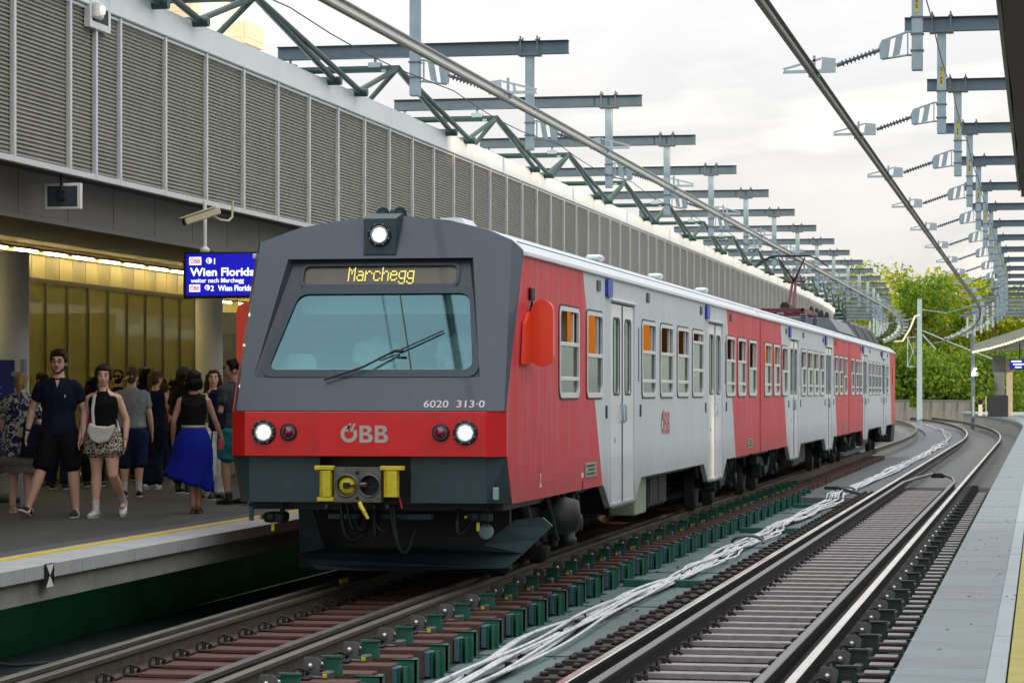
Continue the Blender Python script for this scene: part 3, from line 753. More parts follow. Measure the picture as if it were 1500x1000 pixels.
# truss over the canopy ------------------------------------------
TS = thing('roof_truss', 'dark green tubular roof truss standing on the canopy', 'truss', (-9.7, 33, 6.3))
ST = [40.4+7.67*k for k in range(-4, 20)]
for y in ST:
    o = fb(y); ap = Vector((-9.7+o, y, 6.91)); 
    def T(name, a, c_, r): MB().tube([a, c_], r, 10).build(name, tgreen_m, TS)
    T('top_tube', ap+Vector((.04,0,0)), ap+Vector((-2.3,0,0)), .054)
    n1 = Vector((-9.75+fb(y+4.3), y+4.1, 6.33)); n2 = Vector((-9.75+fb(y+5.6), y+5.6, 6.33))
    T('long_diagonal', ap, n1, .043); T('long_diagonal', ap+Vector((.02,0,0)), n2, .043)
    T('short_diagonal', ap, Vector((-9.8+o, y-2.1, 6.33)), .04); T('short_diagonal', ap, Vector((-10.1+o, y-1.0, 6.1)), .04)
    for nn in (n1, n2): T('node_stub', nn+Vector((.10,0,-.01)), nn+Vector((-.6,0,-.01)), .062)

# overhead gantries ----------------------------------------------
def ibeam(b, x0, x1, y, z, h=.20, w=.16, mi=(0, 1)):
    b.box(x0, x1, y-.008, y+.008, z-h/2+.0125, z+h/2-.0125, mi=mi[0])
    b.box(x0, x1, y-w/2, y+w/2, z-h/2, z-h/2+.012, mi=mi[0]); b.box(x0, x1, y-w/2, y+w/2, z+h/2-.012, z+h/2, mi=mi[1])
    n = int((x1-x0)/.02) if False else 0
ZB = 7.18
def gantry(s, xe, xo, label, cat, group, num=None):
    # s=+1: beam comes from the left and ends at xe; s=-1: from the right. local x from the post
    t = thing('overhead_gantry', label, cat, (0, 0, 0), group)
    b = MB(); ibeam(b, min(xe, xo), max(xe, xo), 0, ZB); b.build('beam', [beam_m, beamtop_m], t, local=True)
    px_ = xe-s*.60 if s > 0 else xe+.52
    b = MB(); b.box(px_-.062, px_+.062, -.062, .062, 5.62, ZB-.12, .008); b.build('post', steel_m, t, local=True)
    b = MB(); b.box(px_-.17, px_+.17, -.12, .12, ZB-.125, ZB-.105)
    for dx in (-.13, .13):
        b.box(px_+dx-.012, px_+dx+.012, -.10, -.085, ZB-.13, ZB+.17); b.box(px_+dx-.012, px_+dx+.012, .085, .10, ZB-.13, ZB+.17); b.box(px_+dx-.03, px_+dx+.03, -.11, .11, ZB+.105, ZB+.12)
    b.build('beam_clamp', dark2_m if False else insul_m, t, local=True)
    b = MB()
    for z in (5.84, 6.03): b.box(px_-.075, px_+.075, -.075, .075, z, z+.016)
    if s < 0: b.box(px_-.075, px_+.075, -.075, .075, 6.22, 6.236); b.box(px_+.075, px_+.17, -.01, .01, 6.22, 6.24)
    b.build('post_band', insul_m, t, local=True)
    # bracket, insulator and clamp plate, drawn along +u = towards the conductor
    u = lambda a: px_+s*a
    b = MB()
    b.tube([(u(.06), 0, 6.06), (u(.10), 0, 6.07), (u(.40), 0, 5.97)], .014, 6); b.tube([(u(.06), 0, 5.80), (u(.12), 0, 5.80), (u(.40), 0, 5.76)], .014, 6)
    b.prism([(u(.20),5.81),(u(.28),5.79),(u(.24),6.02),(u(.16),6.04)][::1], -.01, .01, 'y'); b.box(u(.10), u(.115), -.02, .02, 5.81, 6.05)
    b.prism([(u(.33),5.78),(u(.42),5.76),(u(.44),5.90),(u(.40),5.98),(u(.30),6.0)], -.02, .02, 'y')
    b.build('bracket', steel_m, t, local=True)
    b = MB(); A = Vector((u(.42), 0, 5.87)); B_ = Vector((u(.92), 0, 5.70))
    pr = []; nn = 34; 
    pts = [A.lerp(B_, i/nn) for i in range(nn+1)]; rs = [(.046 if (i % 3 == 2) else .016) if 4 < i < 30 else .024 for i in range(nn+1)]
    b.tube(pts, rs, 10, smooth=False); b.build('insulator', insul_m, t, local=True)
    b = MB()
    b.prism([(u(.93),5.62),(u(.93),5.78),(u(1.08),5.80),(u(1.10),5.62)], -.02, .02, 'y')
    b.prism([(u(1.10),5.64),(u(1.10),5.66),(u(1.52),5.655),(u(1.54),5.62),(u(1.10),5.62)], -.012, .012, 'y')
    b.prism([(u(1.08),5.80),(u(1.10),5.77),(u(1.5),5.665),(u(1.52),5.655),(u(1.54),5.68)], -.012, .012, 'y')
    b.prism([(u(1.24),5.66),(u(1.28),5.66),(u(1.26),5.74),(u(1.23),5.75)], -.01, .01, 'y')
    b.build('clamp_plate', clampp_m, t, local=True)
    b = MB(); b.box(u(1.16), u(1.19), -.012, .012, 5.56, 5.82); b.box(u(1.11), u(1.24), -.03, .03, 5.57, 5.60)
    b.build('hanger_bolt', steel_m, t, local=True)
    if s > 0:
        b = MB(); 
        for xx in (-10.05, -11.4): b.tube([(xx,0,ZB-.1),(xx,0,7.02)], .022, 8); b.box(xx-.10, xx+.10, -.07, .07, 6.93, 7.01, .01)
        b.box(-9.95, -9.86, -.05, .05, 6.86, 6.93, .01)
        b.build('tube_clamp', steel_m, t, local=True)
    else:
        b = MB(); b.box(px_-.018, px_+.018, -.066, -.063, 6.28, 6.56); b.build('number_sign', yel_m, t, local=True)
    return t, px_
gl, _ = gantry(1, -7.03, -11.6, 'x', 'gantry', 'steel gantries holding the left conductor rail')
gr, prx = gantry(-1, -1.91, 3.5, 'x', 'gantry', 'steel gantries holding the right conductor rail')
STR = [38.94+7.7*k for k in range(-3, 20)]
def gl_label(i, side, n):
    ordn = ['nearest', 'second', 'third', 'fourth', 'fifth', 'sixth', 'seventh', 'eighth', 'ninth', 'tenth']
    s = 'left' if side == 1 else 'right'
    ordn += ['eleventh','twelfth','thirteenth','fourteenth','fifteenth','sixteenth','seventeenth','eighteenth','nineteenth','twentieth','twenty-first','twenty-second','twenty-third','twenty-fourth']
    return '%s grey steel gantry from the front over the %s track' % (ordn[i], s)
def ren(c, name):
    return c
for i, y in enumerate(ST[3:]+[ST[-1]+7.67]):
    c = gl if i == 0 else copy_tree(gl)
    c.location = (fb(y), y, 0); c.rotation_euler = (0, 0, rotz_at(y)); c['label'] = gl_label(i, 1, 0)
Ys = STR[2:]
for i, y in enumerate(Ys):
    c = gr if i == 0 else copy_tree(gr)
    c.location = (fb(y), y, 0); c.rotation_euler = (0, 0, rotz_at(y)); c['label'] = gl_label(i, -1, 0)
    if i < 7:
        num = '2-%d' % (65-2*i)
        sg = [k_ for k_ in c.children if k_.name.startswith('number_sign')][0]
        for q, ch in enumerate(num):
            me = text_mesh(ch, .065, .001, .0006); me.materials.clear(); me.materials.append(black_m)
            o = bpy.data.objects.new('sign_character', me); C.objects.link(o); o.parent = sg
            o.location = (prx-.018, -.0675, 6.515-q*.063); o.rotation_euler = RF
# wire carried along the right posts
b = MB(); pts = [(prx+.16+fb(y), y, 6.23) for y in Ys[:12]]; pp = []
for a, c_ in zip(pts[:-1], pts[1:]):
    for q in range(8):
        t_ = q/8; pp.append((a[0]+(c_[0]-a[0])*t_, a[1]+(c_[1]-a[1])*t_, 6.23-.10*4*t_*(1-t_)))
b.tube([(prx+.16, 20, 6.2)]+pp, .008, 5); tag(b.build('carried_wire', brass_m), 'thin wire sagging from post to post over the right track', 'wire')
b = MB(); pts = []
for k in range(60):
    y = 15+k*1.5; t_ = ((y-40.4) % 7.67)/7.67; pts.append((-7.2+fb(y), y, 5.72-.10*4*t_*(1-t_)))
b.tube(pts, .007, 5); tag(b.build('carried_wire', dark_m), 'thin dark wire sagging beside the left conductor rail', 'wire')
# conductor rails
def conductor(x, z0, y0, y1, label, m1):
    t = thing('conductor_rail', label, 'conductor rail', (x, 30, z0))
    prof = [(-.045,.105),(.045,.105),(.045,.095),(.012,.09),(.030,.02),(.022,0),(-.022,0),(-.030,.02),(-.012,.09),(-.045,.095)]
    ys = list(np.arange(y0, y1, 2.0)); b = MB(); n = len(prof); vs = []
    for y in ys:
        for p in prof: vs.append((x+p[0]+fb(y), y, z0+p[1]))
    fs = [(i*n+j, i*n+(j+1) % n, (i+1)*n+(j+1) % n, (i+1)*n+j) for i in range(len(ys)-1) for j in range(n)]
    b.add(vs, fs); b.build('rail_profile', m1, t)
    b = MB(); b.tube([(x+fb(y), y, z0-.006) for y in ys], .012, 6); b.build('contact_wire', brass_m, t)
    return t
alu2 = mat('conductor_alu', (.50,.50,.47), .32, .7, .06, 2)
alu3 = mat('conductor_dark', (.16,.15,.13), .4, .7, .06, 2)
conductor(-6.45, 5.52, 14, 200, 'long aluminium conductor rail over the train track', alu2)
conductor(-2.55, 5.52, 14, 206, 'long dark conductor rail curving over the right track', alu3)
# edge of the platform roof at the top right
er = thing('platform_roof', 'dark brown edge of the platform roof at the top right corner', 'roof', (.8, 20, 4))
ys = [3, 12, 16, 19, 21, 22.4, 24, 25, 26, 27.0, 27.6, 28.2, 28.7]
b = MB(); vs = []
for i, y in enumerate(ys):
    x = -.205+.012*(i % 2)
    vs += [(x, y, 3.98), (x, y, 4.6), (1.2, y, 4.6), (1.2, y, 3.98)]
fs = [(i*4+j, i*4+(j+1) % 4, i*4+4+(j+1) % 4, i*4+4+j) for i in range(len(ys)-1) for j in range(4)]+[(0,1,2,3), (len(vs)-4, len(vs)-3, len(vs)-2, len(vs)-1)]
b.add(vs, fs); b.build('roof_body', brown_m, er)
b = MB(); b.box(-.235, -.21, 3, 28.4, 4.02, 4.5); b.build('edge_trim', gpan_m, er)
for y in (8, 20, 28):
    b = MB(); b.tube([(.9, y, .54), (.9, y, 3.98)], .09, 14); b.build('roof_post', colm, er)
# unseen block added on the right to shade the tracks; a slot passes sunlight
rb = thing('sun_blocker', 'unseen block added beyond the right platform to shade the tracks and train', 'building', (30, 0, -5))
MB().prism([(30,-90),(44,-90),(44,11.15),(30,19.90)], -5, 18.5, 'z').build('wall', conc_m, rb); MB().prism([(30,20.34),(44,11.59),(44,125),(30,125)], -5, 16.1, 'z').build('wall', conc_m, rb); MB().prism([(30.1,19.84),(30.1,20.275),(31.1,19.65),(31.1,19.215)], -5, 8.95, 'z').build('slot_filler_low', conc_m, rb); MB().prism([(30.1,19.84),(30.1,20.275),(31.1,19.65),(31.1,19.215)], 10.9, 16.0, 'z').build('slot_filler_high', conc_m, rb)  # added fillers shape the slot that throws a sun stripe on the door
for k in range(30):
    b = MB(); b.box(29.93, 29.98, -60+k*6, -60+k*6+3.2, 1.2+3*(k%2), 3.6+3*(k%2), .01); b.build('window', glass_d, rb)
# ================================================================ the train
TC = -6.37; XR = -5.0; XL = -7.74
def livery(name, bounds, y0):
    m = mat(name, (.62,.68,.70), .46, .0, .06, 1.4, bump=.10, bs=.9, spec=.22, stretch=(1,.6,.25), coat=.0, dirt=((.66,.70,.72), 1.1, .60, .5))
    t = m.node_tree; b = t.nodes['Principled BSDF']
    grey = b.inputs['Base Color'].links[0].from_socket
    co = t.nodes.new('ShaderNodeTexCoord'); sp = t.nodes.new('ShaderNodeSeparateXYZ'); t.links.new(co.outputs['Object'], sp.inputs[0])
    a = t.nodes.new('ShaderNodeMath'); a.operation = 'MULTIPLY_ADD'; a.inputs[1].default_value = .565; t.links.new(sp.outputs['Z'], a.inputs[0]); t.links.new(sp.outputs['Y'], a.inputs[2])
    acc = None
    for lo, hi in bounds:
        g1 = t.nodes.new('ShaderNodeMath'); g1.operation = 'GREATER_THAN'; g1.inputs[1].default_value = lo-y0+.565*.86
        g2 = t.nodes.new('ShaderNodeMath'); g2.operation = 'LESS_THAN'; g2.inputs[1].default_value = hi-y0+.565*.86
        mu_ = t.nodes.new('ShaderNodeMath'); mu_.operation = 'MULTIPLY'
        t.links.new(a.outputs[0], g1.inputs[0]); t.links.new(a.outputs[0], g2.inputs[0]); t.links.new(g1.outputs[0], mu_.inputs[0]); t.links.new(g2.outputs[0], mu_.inputs[1])
        if acc is None: acc = mu_
        else:
            s = t.nodes.new('ShaderNodeMath'); s.operation = 'MAXIMUM'; t.links.new(acc.outputs[0], s.inputs[0]); t.links.new(mu_.outputs[0], s.inputs[1]); acc = s
    # faded red with vertical bleached streaks
    mp2 = t.nodes.new('ShaderNodeMapping'); mp2.inputs['Scale'].default_value = (1, 2.6, .45); t.links.new(co.outputs['Object'], mp2.inputs[0])
    n = t.nodes.new('ShaderNodeTexNoise'); n.inputs['Scale'].default_value = 1.6; n.inputs['Detail'].default_value = 7; n.inputs['Roughness'].default_value = .65; t.links.new(mp2.outputs[0], n.inputs['Vector'])
    rp = t.nodes.new('ShaderNodeValToRGB'); e = rp.color_ramp.elements; e[0].position = .35; e[0].color = (.68,.016,.028,1); e[1].position = .72; e[1].color = (.66,.055,.075,1)
    t.links.new(n.outputs['Fac'], rp.inputs[0])
    mm = t.nodes.new('ShaderNodeMix'); mm.data_type = 'RGBA'; t.links.new(acc.outputs[0], mm.inputs['Factor']); t.links.new(grey, mm.inputs['A']); t.links.new(rp.outputs[0], mm.inputs['B'])
    # dust low down and streaks
    n3 = t.nodes.new('ShaderNodeTexNoise'); n3.inputs['Scale'].default_value = 3; n3.inputs['Detail'].default_value = 8; mp3 = t.nodes.new('ShaderNodeMapping'); mp3.inputs['Scale'].default_value = (1,3,.3); t.links.new(co.outputs['Object'], mp3.inputs[0]); t.links.new(mp3.outputs[0], n3.inputs['Vector'])
    r3 = t.nodes.new('ShaderNodeMapRange'); r3.inputs['From Min'].default_value = .45; r3.inputs['From Max'].default_value = .8; r3.inputs['To Max'].default_value = .30; t.links.new(n3.outputs['Fac'], r3.inputs['Value'])
    m4 = t.nodes.new('ShaderNodeMix'); m4.data_type = 'RGBA'; m4.inputs['B'].default_value = (.36,.37,.37,1); t.links.new(r3.outputs[0], m4.inputs['Factor']); t.links.new(mm.outputs['Result'], m4.inputs['A'])
    # brake dust collected along the skirt, ragged upper edge
    r5 = t.nodes.new('ShaderNodeMapRange'); r5.inputs['From Min'].default_value = 1.5; r5.inputs['From Max'].default_value = .65; r5.inputs['To Min'].default_value = -.35; r5.inputs['To Max'].default_value = .95; r5.clamp = True
    t.links.new(sp.outputs['Z'], r5.inputs['Value'])
    ad5 = t.nodes.new('ShaderNodeMath'); ad5.operation = 'MULTIPLY'; ad5.use_clamp = True; t.links.new(r5.outputs[0], ad5.inputs[0]); t.links.new(n3.outputs['Fac'], ad5.inputs[1])
    m6 = t.nodes.new('ShaderNodeMix'); m6.data_type = 'RGBA'; m6.inputs['B'].default_value = (.13,.10,.08,1); t.links.new(ad5.outputs[0], m6.inputs['Factor']); t.links.new(m4.outputs['Result'], m6.inputs['A'])
    t.links.new(m6.outputs['Result'], b.inputs['Base Color'])
    return m
def railcar(name, label, y0, y1, wins, doors, reds, front=None, extra_bottom=()):
    t = thing(name, label, 'train car', (TC, y0, 0), 'coupled cars of the red and grey train')
    lv = livery(name+'_paint', reds, y0)
    zt, zb = 3.29, .865
    ya = y0+.04; yb = y1-.04
    if front: ya = y0
    # side outline with skirt notches below the doors
    lowpts = [(yb, zb)]
    for d0, d1 in reversed(doors): lowpts += [(d1+.58, zb), (d1+.01, .585), (d0-.05, .585), (d0-.56, zb)]
    for side in (1, -1):
        X0, X1 = (XR-.07, XR) if side == 1 else (XL, XL+.07)
        if front:
            outl = [(yb, zt)]+lowpts+[(27.3, zb), (27.3, zt)]
            b = MB().prism([(27.297, zt), (27.297, zb), (25.66, zb), (25.42, 1.30), (25.36, 1.77), (26.14, zt)], X0, X1, 'x')
            tp = .02 if side == 1 else -.0
            b.v = [(v[0]-tp*max(0, min(1, (27.2-v[1])/1.6))*max(0, min(1, (3.3-v[2])/1.5)), v[1], v[2]) for v in b.v]
            b.build('cab_side', lv, t)
        else: outl = [(ya, zt), (yb, zt)]+lowpts+[(ya, zb)]
        holes = [rrect(a, b_, 1.925, 2.825, .08, 3) for a, b_, *_ in wins]
        dh = [[(d0, .60), (d1, .60), (d1, 3.03), (d0, 3.03)] for d0, d1 in doors]
        # doors openings: cut only down to the sill, polygon hole stays inside the outline
        dh = [[(d0+.02, .62), (d1-.02, .62), (d1-.02, 3.02), (d0+.02, 3.02)] for d0, d1 in doors]
        MB().prism(outl, X0, X1, 'x', holes=holes+dh).build('side_wall', lv, t)
    # roof: arc sections
    prof = [(-1.37,3.29),(-1.37,3.335),(-1.30,3.40),(-1.15,3.50),(-.9,3.58),(-.45,3.665),(0,3.70),(.45,3.665),(.9,3.58),(1.18,3.50),(1.31,3.40),(1.37,3.335),(1.37,3.29)]
    def rsec(y, dz=0): return [(TC+x, (y+( .575*(z-3.29) if front and y < 26.5 else 0)), z) for x, z in prof]
    b = MB(); ra = 26.15 if front else ya
    vs = rsec(ra)+rsec(yb); n = len(prof)
    b.add(vs, [(i, i+1, n+i+1, n+i) for i in range(n-1)]+[tuple(range(n))[::-1], tuple(range(n, 2*n))], 0, False); b.build('roof', roof_m, t)
    for s in (1, -1):
        X = TC+s*1.37
        b = MB(); b.box(X-.012*s, X+.035*s, ra+.0, yb, 3.285, 3.335, .008); b.build('gutter', door_m, t)
        b = MB(); b.box(X-.17*s, X-.10*s, ra+.2, yb, 3.425, 3.445, .005); b.build('roof_strip', roofd_m if s > 0 else roofd_m, t)
    # floor, ceiling, ends
    b = MB(); b.box(XL+.08, XR-.08, ya+(.9 if front else .1), yb-.02, .95, 1.02); b.build('floor', dark2_m, t)
    b = MB(); b.box(XL+.09, XR-.09, ya+(1.9 if front else .1), yb-.02, 3.20, 3.24); b.build('ceiling', inter_m, t)
    b = MB()
    b.box(XL+.09, XR-.09, yb-.05, yb-.0, .95, 3.2); b.build('bulkhead', inter_m, t); b = MB()
    b.box(XL+.09, XR-.09, (ya+4.05 if front else ya), (ya+4.10 if front else ya+.05), 1.03, 3.19)
    b.build('bulkhead', inter_m, t)
    # orange inner wall panels between the windows on the far side and along the ceiling, glowing in place of car lamps
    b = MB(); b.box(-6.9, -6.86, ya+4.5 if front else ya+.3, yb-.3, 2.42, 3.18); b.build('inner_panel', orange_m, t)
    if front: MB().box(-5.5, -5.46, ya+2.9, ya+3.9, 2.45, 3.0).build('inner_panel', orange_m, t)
    b = MB(); yy = ya+(5.5 if front else 1.0)
    while yy < yb-1.2:
        if not any(d0-.6 < yy < d1+.6 for d0, d1 in doors):
            for xx in (-7.5, -6.95, -5.9, -5.35): b.box(xx-.22, xx+.22, yy, yy+.10, 1.4, 2.15, .03); b.box(xx-.22, xx+.22, yy-.4, yy, 1.4, 1.5, .03)
        yy += .85
    b.build('seat_row', seat_m, t)
    # doors
    for d0, d1 in doors:
        for side in (1, -1):
            X = XR-.035 if side == 1 else XL+.035
            w2 = (d1-d0)/2
            for q in range(2):
                a = d0+.03+q*w2; e_ = a+w2-.045
                wa, wb = (a+.24, e_-.20) if q == 0 else (a+.20, e_-.24)
                dd_ = MB().prism([(a,.60),(e_,.60),(e_,3.0),(a,3.0)], X-.02*side, X+.02*side, 'x', holes=[rrect(wa, wb, 1.93, 2.82, .07, 3)]).build('door_leaf', door_m, t)
                b = MB(); b.prism(rrect(wa, wb, 1.93, 2.82, .07, 3), X-.004, X+.004, 'x'); b.build('door_window', glass_d, dd_)
                b = MB(); b.prism(rrect(wa-.025, wb+.025, 1.905, 2.845, .09, 3), X+.018*side, X+.026*side, 'x', holes=[rrect(wa, wb, 1.93, 2.82, .07, 3)]); b.build('window_seal', rub_m, dd_)
                hx = X+.05*side; hy = e_-.10 if q == 0 else a+.10
                b = MB(); b.tube([(X+.02*side, hy, 1.80), (hx, hy, 1.78), (hx, hy, 1.60), (X+.02*side, hy, 1.58)], .014, 6); b.build('handle', steel_m, dd_)
                if side == 1 and q == 0:
                    b = MB(); b.box(X+.02, X+.024, a+.32, a+.40, 1.34, 1.40); b.build('door_notice', plate_m, dd_)
            b = MB(); b.box(X-.01*side, X+.028*side, d0+w2-.02, d0+w2+.02, .60, 3.0, .004); b.build('door_seal', rub_m, t)
            b = MB(); b.box(XR if side == 1 else XL, (XR+.035) if side == 1 else XL-.035, d0-.02, d1+.02, 3.03, 3.055, .005); b.build('rain_strip', door_m, t)
            b = MB(); b.box(X-.05*side, X+.045*side, d0+.0, d1, .565, .60, .005); b.build('door_step', gplate_m, t)
            if side == 1:
                # blue door lamp and panels
                b = MB(); b.prism([(d0-.42,3.06),(d0-.10,3.06),(d0-.08,3.1),(d0-.08,3.24),(d0-.14,3.27),(d0-.38,3.27),(d0-.44,3.24),(d0-.44,3.1)], XR, XR+.04, 'x'); 
                o = b.build('door_lamp', blueg_m, t); 
                for yy in (d0-.36, d1+.46):
                    b = MB(); b.box(XR, XR+.012, yy-.05, yy+.05, 1.64, 1.79, .003); b.build('door_button', rub_m, t)
                b = MB(); b.box(XR, XR+.0035, d1+.28, d1+.36, 2.08, 2.76); b.build('blue_sticker', bluesg_m, t)
                for yy in (d0-.95, d1+1.1):
                    if ya < yy < yb: b = MB(); b.box(XR, XR+.02, yy-.11, yy+.11, 3.11, 3.23, .006); b.build('vent_cover', plate_m if False else gplate_m, t)
    # windows
    for wi, wdef in enumerate(wins):
        a, b_ = wdef[0], wdef[1]; sp = wdef[2] if len(wdef) > 2 else (2.46, 2.09)
        for side in (1, -1):
            X = XR if side == 1 else XL; s = side
            fr = MB().prism(rrect(a-.035, b_+.035, 1.885, 2.86, .10, 4), X-.012*s, X+.016*s, 'x', holes=[rrect(a+.012, b_-.012, 1.945, 2.812, .07, 4)]).build('window', alu_m, t)
            MB().prism(rrect(a-.058, b_+.058, 1.865, 2.882, .12, 4), X-.001*s, X+.008*s, 'x', holes=[rrect(a-.05, b_+.05, 1.885, 2.865, .11, 4)]).build('window_seal', rub_m, fr)
            if side == 1:
                z_up = sp[0]
                b = MB()
                for z in sp:
                    if z: b.box(X-.03, X+.012, a+.02, b_-.02, z-.022, z+.022, .004)
                b.box(X-.028, X+.002, b_-.30, b_-.26, z_up, 2.80)
                b.build('sash_bar', alu_m, fr)
                b = MB(); b.box(X-.022, X-.016, a, b_, 1.93, z_up); b.box(X-.028, X-.024, b_-.27, b_, z_up, 2.82); b.build('pane', glass_d, fr)
            else:
                b = MB(); b.box(X+.016, X+.022, a, b_, 1.93, 2.82); b.build('pane', glass_d, fr)
    # underframe
    b = MB(); b.box(TC-1.2, TC+1.2, y0+(1.2 if front else .3), yb-.2, .80, .95); b.build('underframe', dark_m, t)
    mid = (y0+y1)/2
    for yy, L, xo in ((mid-4.2, 1.6, 1.05), (mid-2.0, 1.3, 1.1), (mid+.3, 1.9, 1.0), (mid+2.9, 1.2, 1.12)):
        if any(d0-.3 < yy+L and yy < d1+.3 for d0, d1 in doors) : continue
        b = MB(); b.box(TC-xo, TC+xo, yy, yy+L, .34, .80, .03); b.box(TC+xo-.01, TC+xo+.012, yy+.1, yy+L/2-.04, .40, .74, .004); b.box(TC+xo-.01, TC+xo+.012, yy+L/2+.04, yy+L-.1, .40, .74, .004); b.build('equipment_box', dark2_m, t)
    for cy in ((y0+4.3, y1-3.6) if front else (y0+3.6, y1-3.6)):
        bg_ = MB()
        for s in (1, -1):
            bg_.prism([(cy-1.7,.62),(cy-1.7,.75),(cy-.6,.70),(cy-.35,.52),(cy+.35,.52),(cy+.6,.70),(cy+1.7,.75),(cy+1.7,.62),(cy+.7,.50),(cy+.3,.38),(cy-.3,.38),(cy-.7,.50)][::1], TC+s*.98, TC+s*1.10, 'x')
        bg_.box(TC-1.0, TC+1.0, cy-.2, cy+.2, .45, .70)
        bo = bg_.build('bogie', dark2_m, t)
        for wy in (cy-1.15, cy+1.15):
            for s in (1, -1):
                b = MB(); b.lathe([(.16,0),(.42,0),(.42,.02),(.455,.025),(.455,.12),(.485,.125),(.485,.15),(.18,.15)], (0,0,0), 'x', 28)
                b.v = [(TC+s*(.80-p[0])*1.0, wy+p[1], .455+p[2]) for p in b.v]; b.build('wheel', dark2_m, bo)
                b = MB(); b.box(TC+s*.92, TC+s*1.16, wy-.16, wy+.16, .32, .62, .04); b.lathe([(.10,0),(.10,.05),(.06,.06)], (TC+s*1.16 if s > 0 else TC-1.22, wy, .46), 'x', 14); b.build('axle_box', dark_m, bo)
                b = MB(); pts = [(TC+s*1.05+.07*math.cos(a), wy+.26+.07*math.sin(a), .46+.22*a/25) for a in np.linspace(0, 25, 60)]; b.tube(pts, .014, 5); b.build('spring', dark2_m, bo)
            b = MB(); b.tube([(TC-.9, wy, .455), (TC+.9, wy, .455)], .08, 12); b.build('axle', dark_m, bo)
        b = MB()
        for q in range(4):
            yq = cy-.55+q*.38; b.tube([(TC+1.22, yq, .84), (TC+1.25, yq+.05, .60+.05*q), (TC+1.2, yq+.22, .45+.1*(q % 2))], .018+.008*(q % 2), 6)
        b.build('hose', dark_m, bo)
    return t
S1 = (2.46, 2.09)
car1 = railcar('control_car', 'nearest car with the slanted dark grey cab front and red nose band', 25.05, 48.93,
    [(28.16,29.32,S1),(29.91,30.97,(2.36,)),(34.18,35.38,S1),(35.88,37.08,S1),(37.6,38.78,S1),(39.28,40.5,(2.68,2.27)),(43.6,44.8,S1),(45.3,46.48,S1),(47.05,48.25,(2.36,))],
    [(31.65,33.57),(41.2,43.12)], [(0,31.03),(45.0,99)], front=True)
car2 = railcar('middle_car', 'middle car of the train with red ends and grey centre', 49.03, 72.05,
    [(49.75,50.9,S1),(51.5,52.65,S1),(53.2,54.3,(2.36,)),(57.5,58.65,S1),(59.1,60.3,S1),(60.75,61.95,S1),(62.45,63.65,S1),(66.9,68.0,S1),(68.5,69.7,S1),(70.2,71.35,(2.36,))],
    [(54.97,56.87),(64.3,66.2)], [(0,54.29),(67.8,99)])
car3 = railcar('rear_car', 'far rear car of the train carrying the dark roof pods', 72.15, 95.2,
    [(72.9,74.1,S1),(74.7,75.9,S1),(76.3,77.3,S1),(80.5,81.65,S1),(82.2,83.4,S1),(83.9,85.05,S1),(85.5,86.7,S1),(89.8,90.9,S1)],
    [(77.9,79.8),(87.3,89.2)], [(0,78.3),(92.9,199)])
# gangways
for y, p in ((48.93, car1), (72.05, car2)):
    b = MB(); b.box(XL+.25, XR-.12, y-.04, y+.14, 1.0, 3.25, .02); b.build('gangway', dark_m, p)

# ---- cab front ----
def yf(z): return 25.32 if z <= 1.765 else 25.32+.43*(z-1.765)
BY = 25.15
def FP(x, z, dy=0): return (x, yf(z)+dy, z)
def xr_(z): return -5.03-.075*max(0, z-1.765)/1.7
def xl_(z): return -7.69+.04*max(0, z-1.765)/1.7
def cr(z): return (-5.022+.022*min(1, (z-1.765)/1.5), 25.365+.775*(z-1.765)/1.525, z)
def cl(z): return (-7.74, 25.365+.775*(z-1.765)/1.525, z)
xfl, xfr = PYf(358,635,25.15)[0], PYf(712,635,25.15)[0]
topc = [(-1.29,3.44),(-.9,3.585),(-.41,3.665),(.08,3.70),(.63,3.645),(1.03,3.54),(1.27,3.44)]
wout = [(-7.35,3.265),(-5.47,3.265),(-5.30,2.09),(-7.56,2.09)]        # recessed window panel outline (x,z)
outer = [(xl_(1.765),1.765),(xr_(1.765),1.765)]+[(-6.37+x, z) for x, z in topc[::-1]]
# front panel with an opening
pts = outer; flat = pts+wout
tri = tessellate_polygon([[Vector((p[0], p[1], 0)) for p in pts], [Vector((p[0], p[1], 0)) for p in wout]])
b = MB(); b.add([FP(*p) for p in flat]+[FP(p[0], p[1], .04) for p in flat], [tuple(t_) for t_ in tri]+[tuple(i+len(flat) for i in t_) for t_ in tri])
n = len(pts)
# corner bevels
def strip2(b, A, B): 
    o = len(A); b.add(A+B, [(i, i+1, o+i+1, o+i) for i in range(o-1)])
strip2(b, [FP(xr_(z), z) for z in (1.765, 2.4, 3.0, 3.44)], [cr(z) for z in (1.765, 2.4, 3.0, 3.335)])
strip2(b, [FP(xl_(z), z) for z in (1.765, 2.4, 3.0, 3.47)], [cl(z) for z in (1.765, 2.4, 3.0, 3.335)])
# rim round the roof edge
rim = [cl(3.335)]+[FP(-6.37+x, z) for x, z in topc]+[cr(3.335)]
prof2 = [(-1.37,3.335),(-1.20,3.47),(-.9,3.58),(-.41,3.665),(.08,3.698),(.63,3.645),(1.03,3.55),(1.22,3.45),(1.37,3.335)]
back = [(TC+x, 26.42, z) for x, z in prof2]
strip2(b, rim, back)
front = b.build('cab_front', cabg_m, car1)
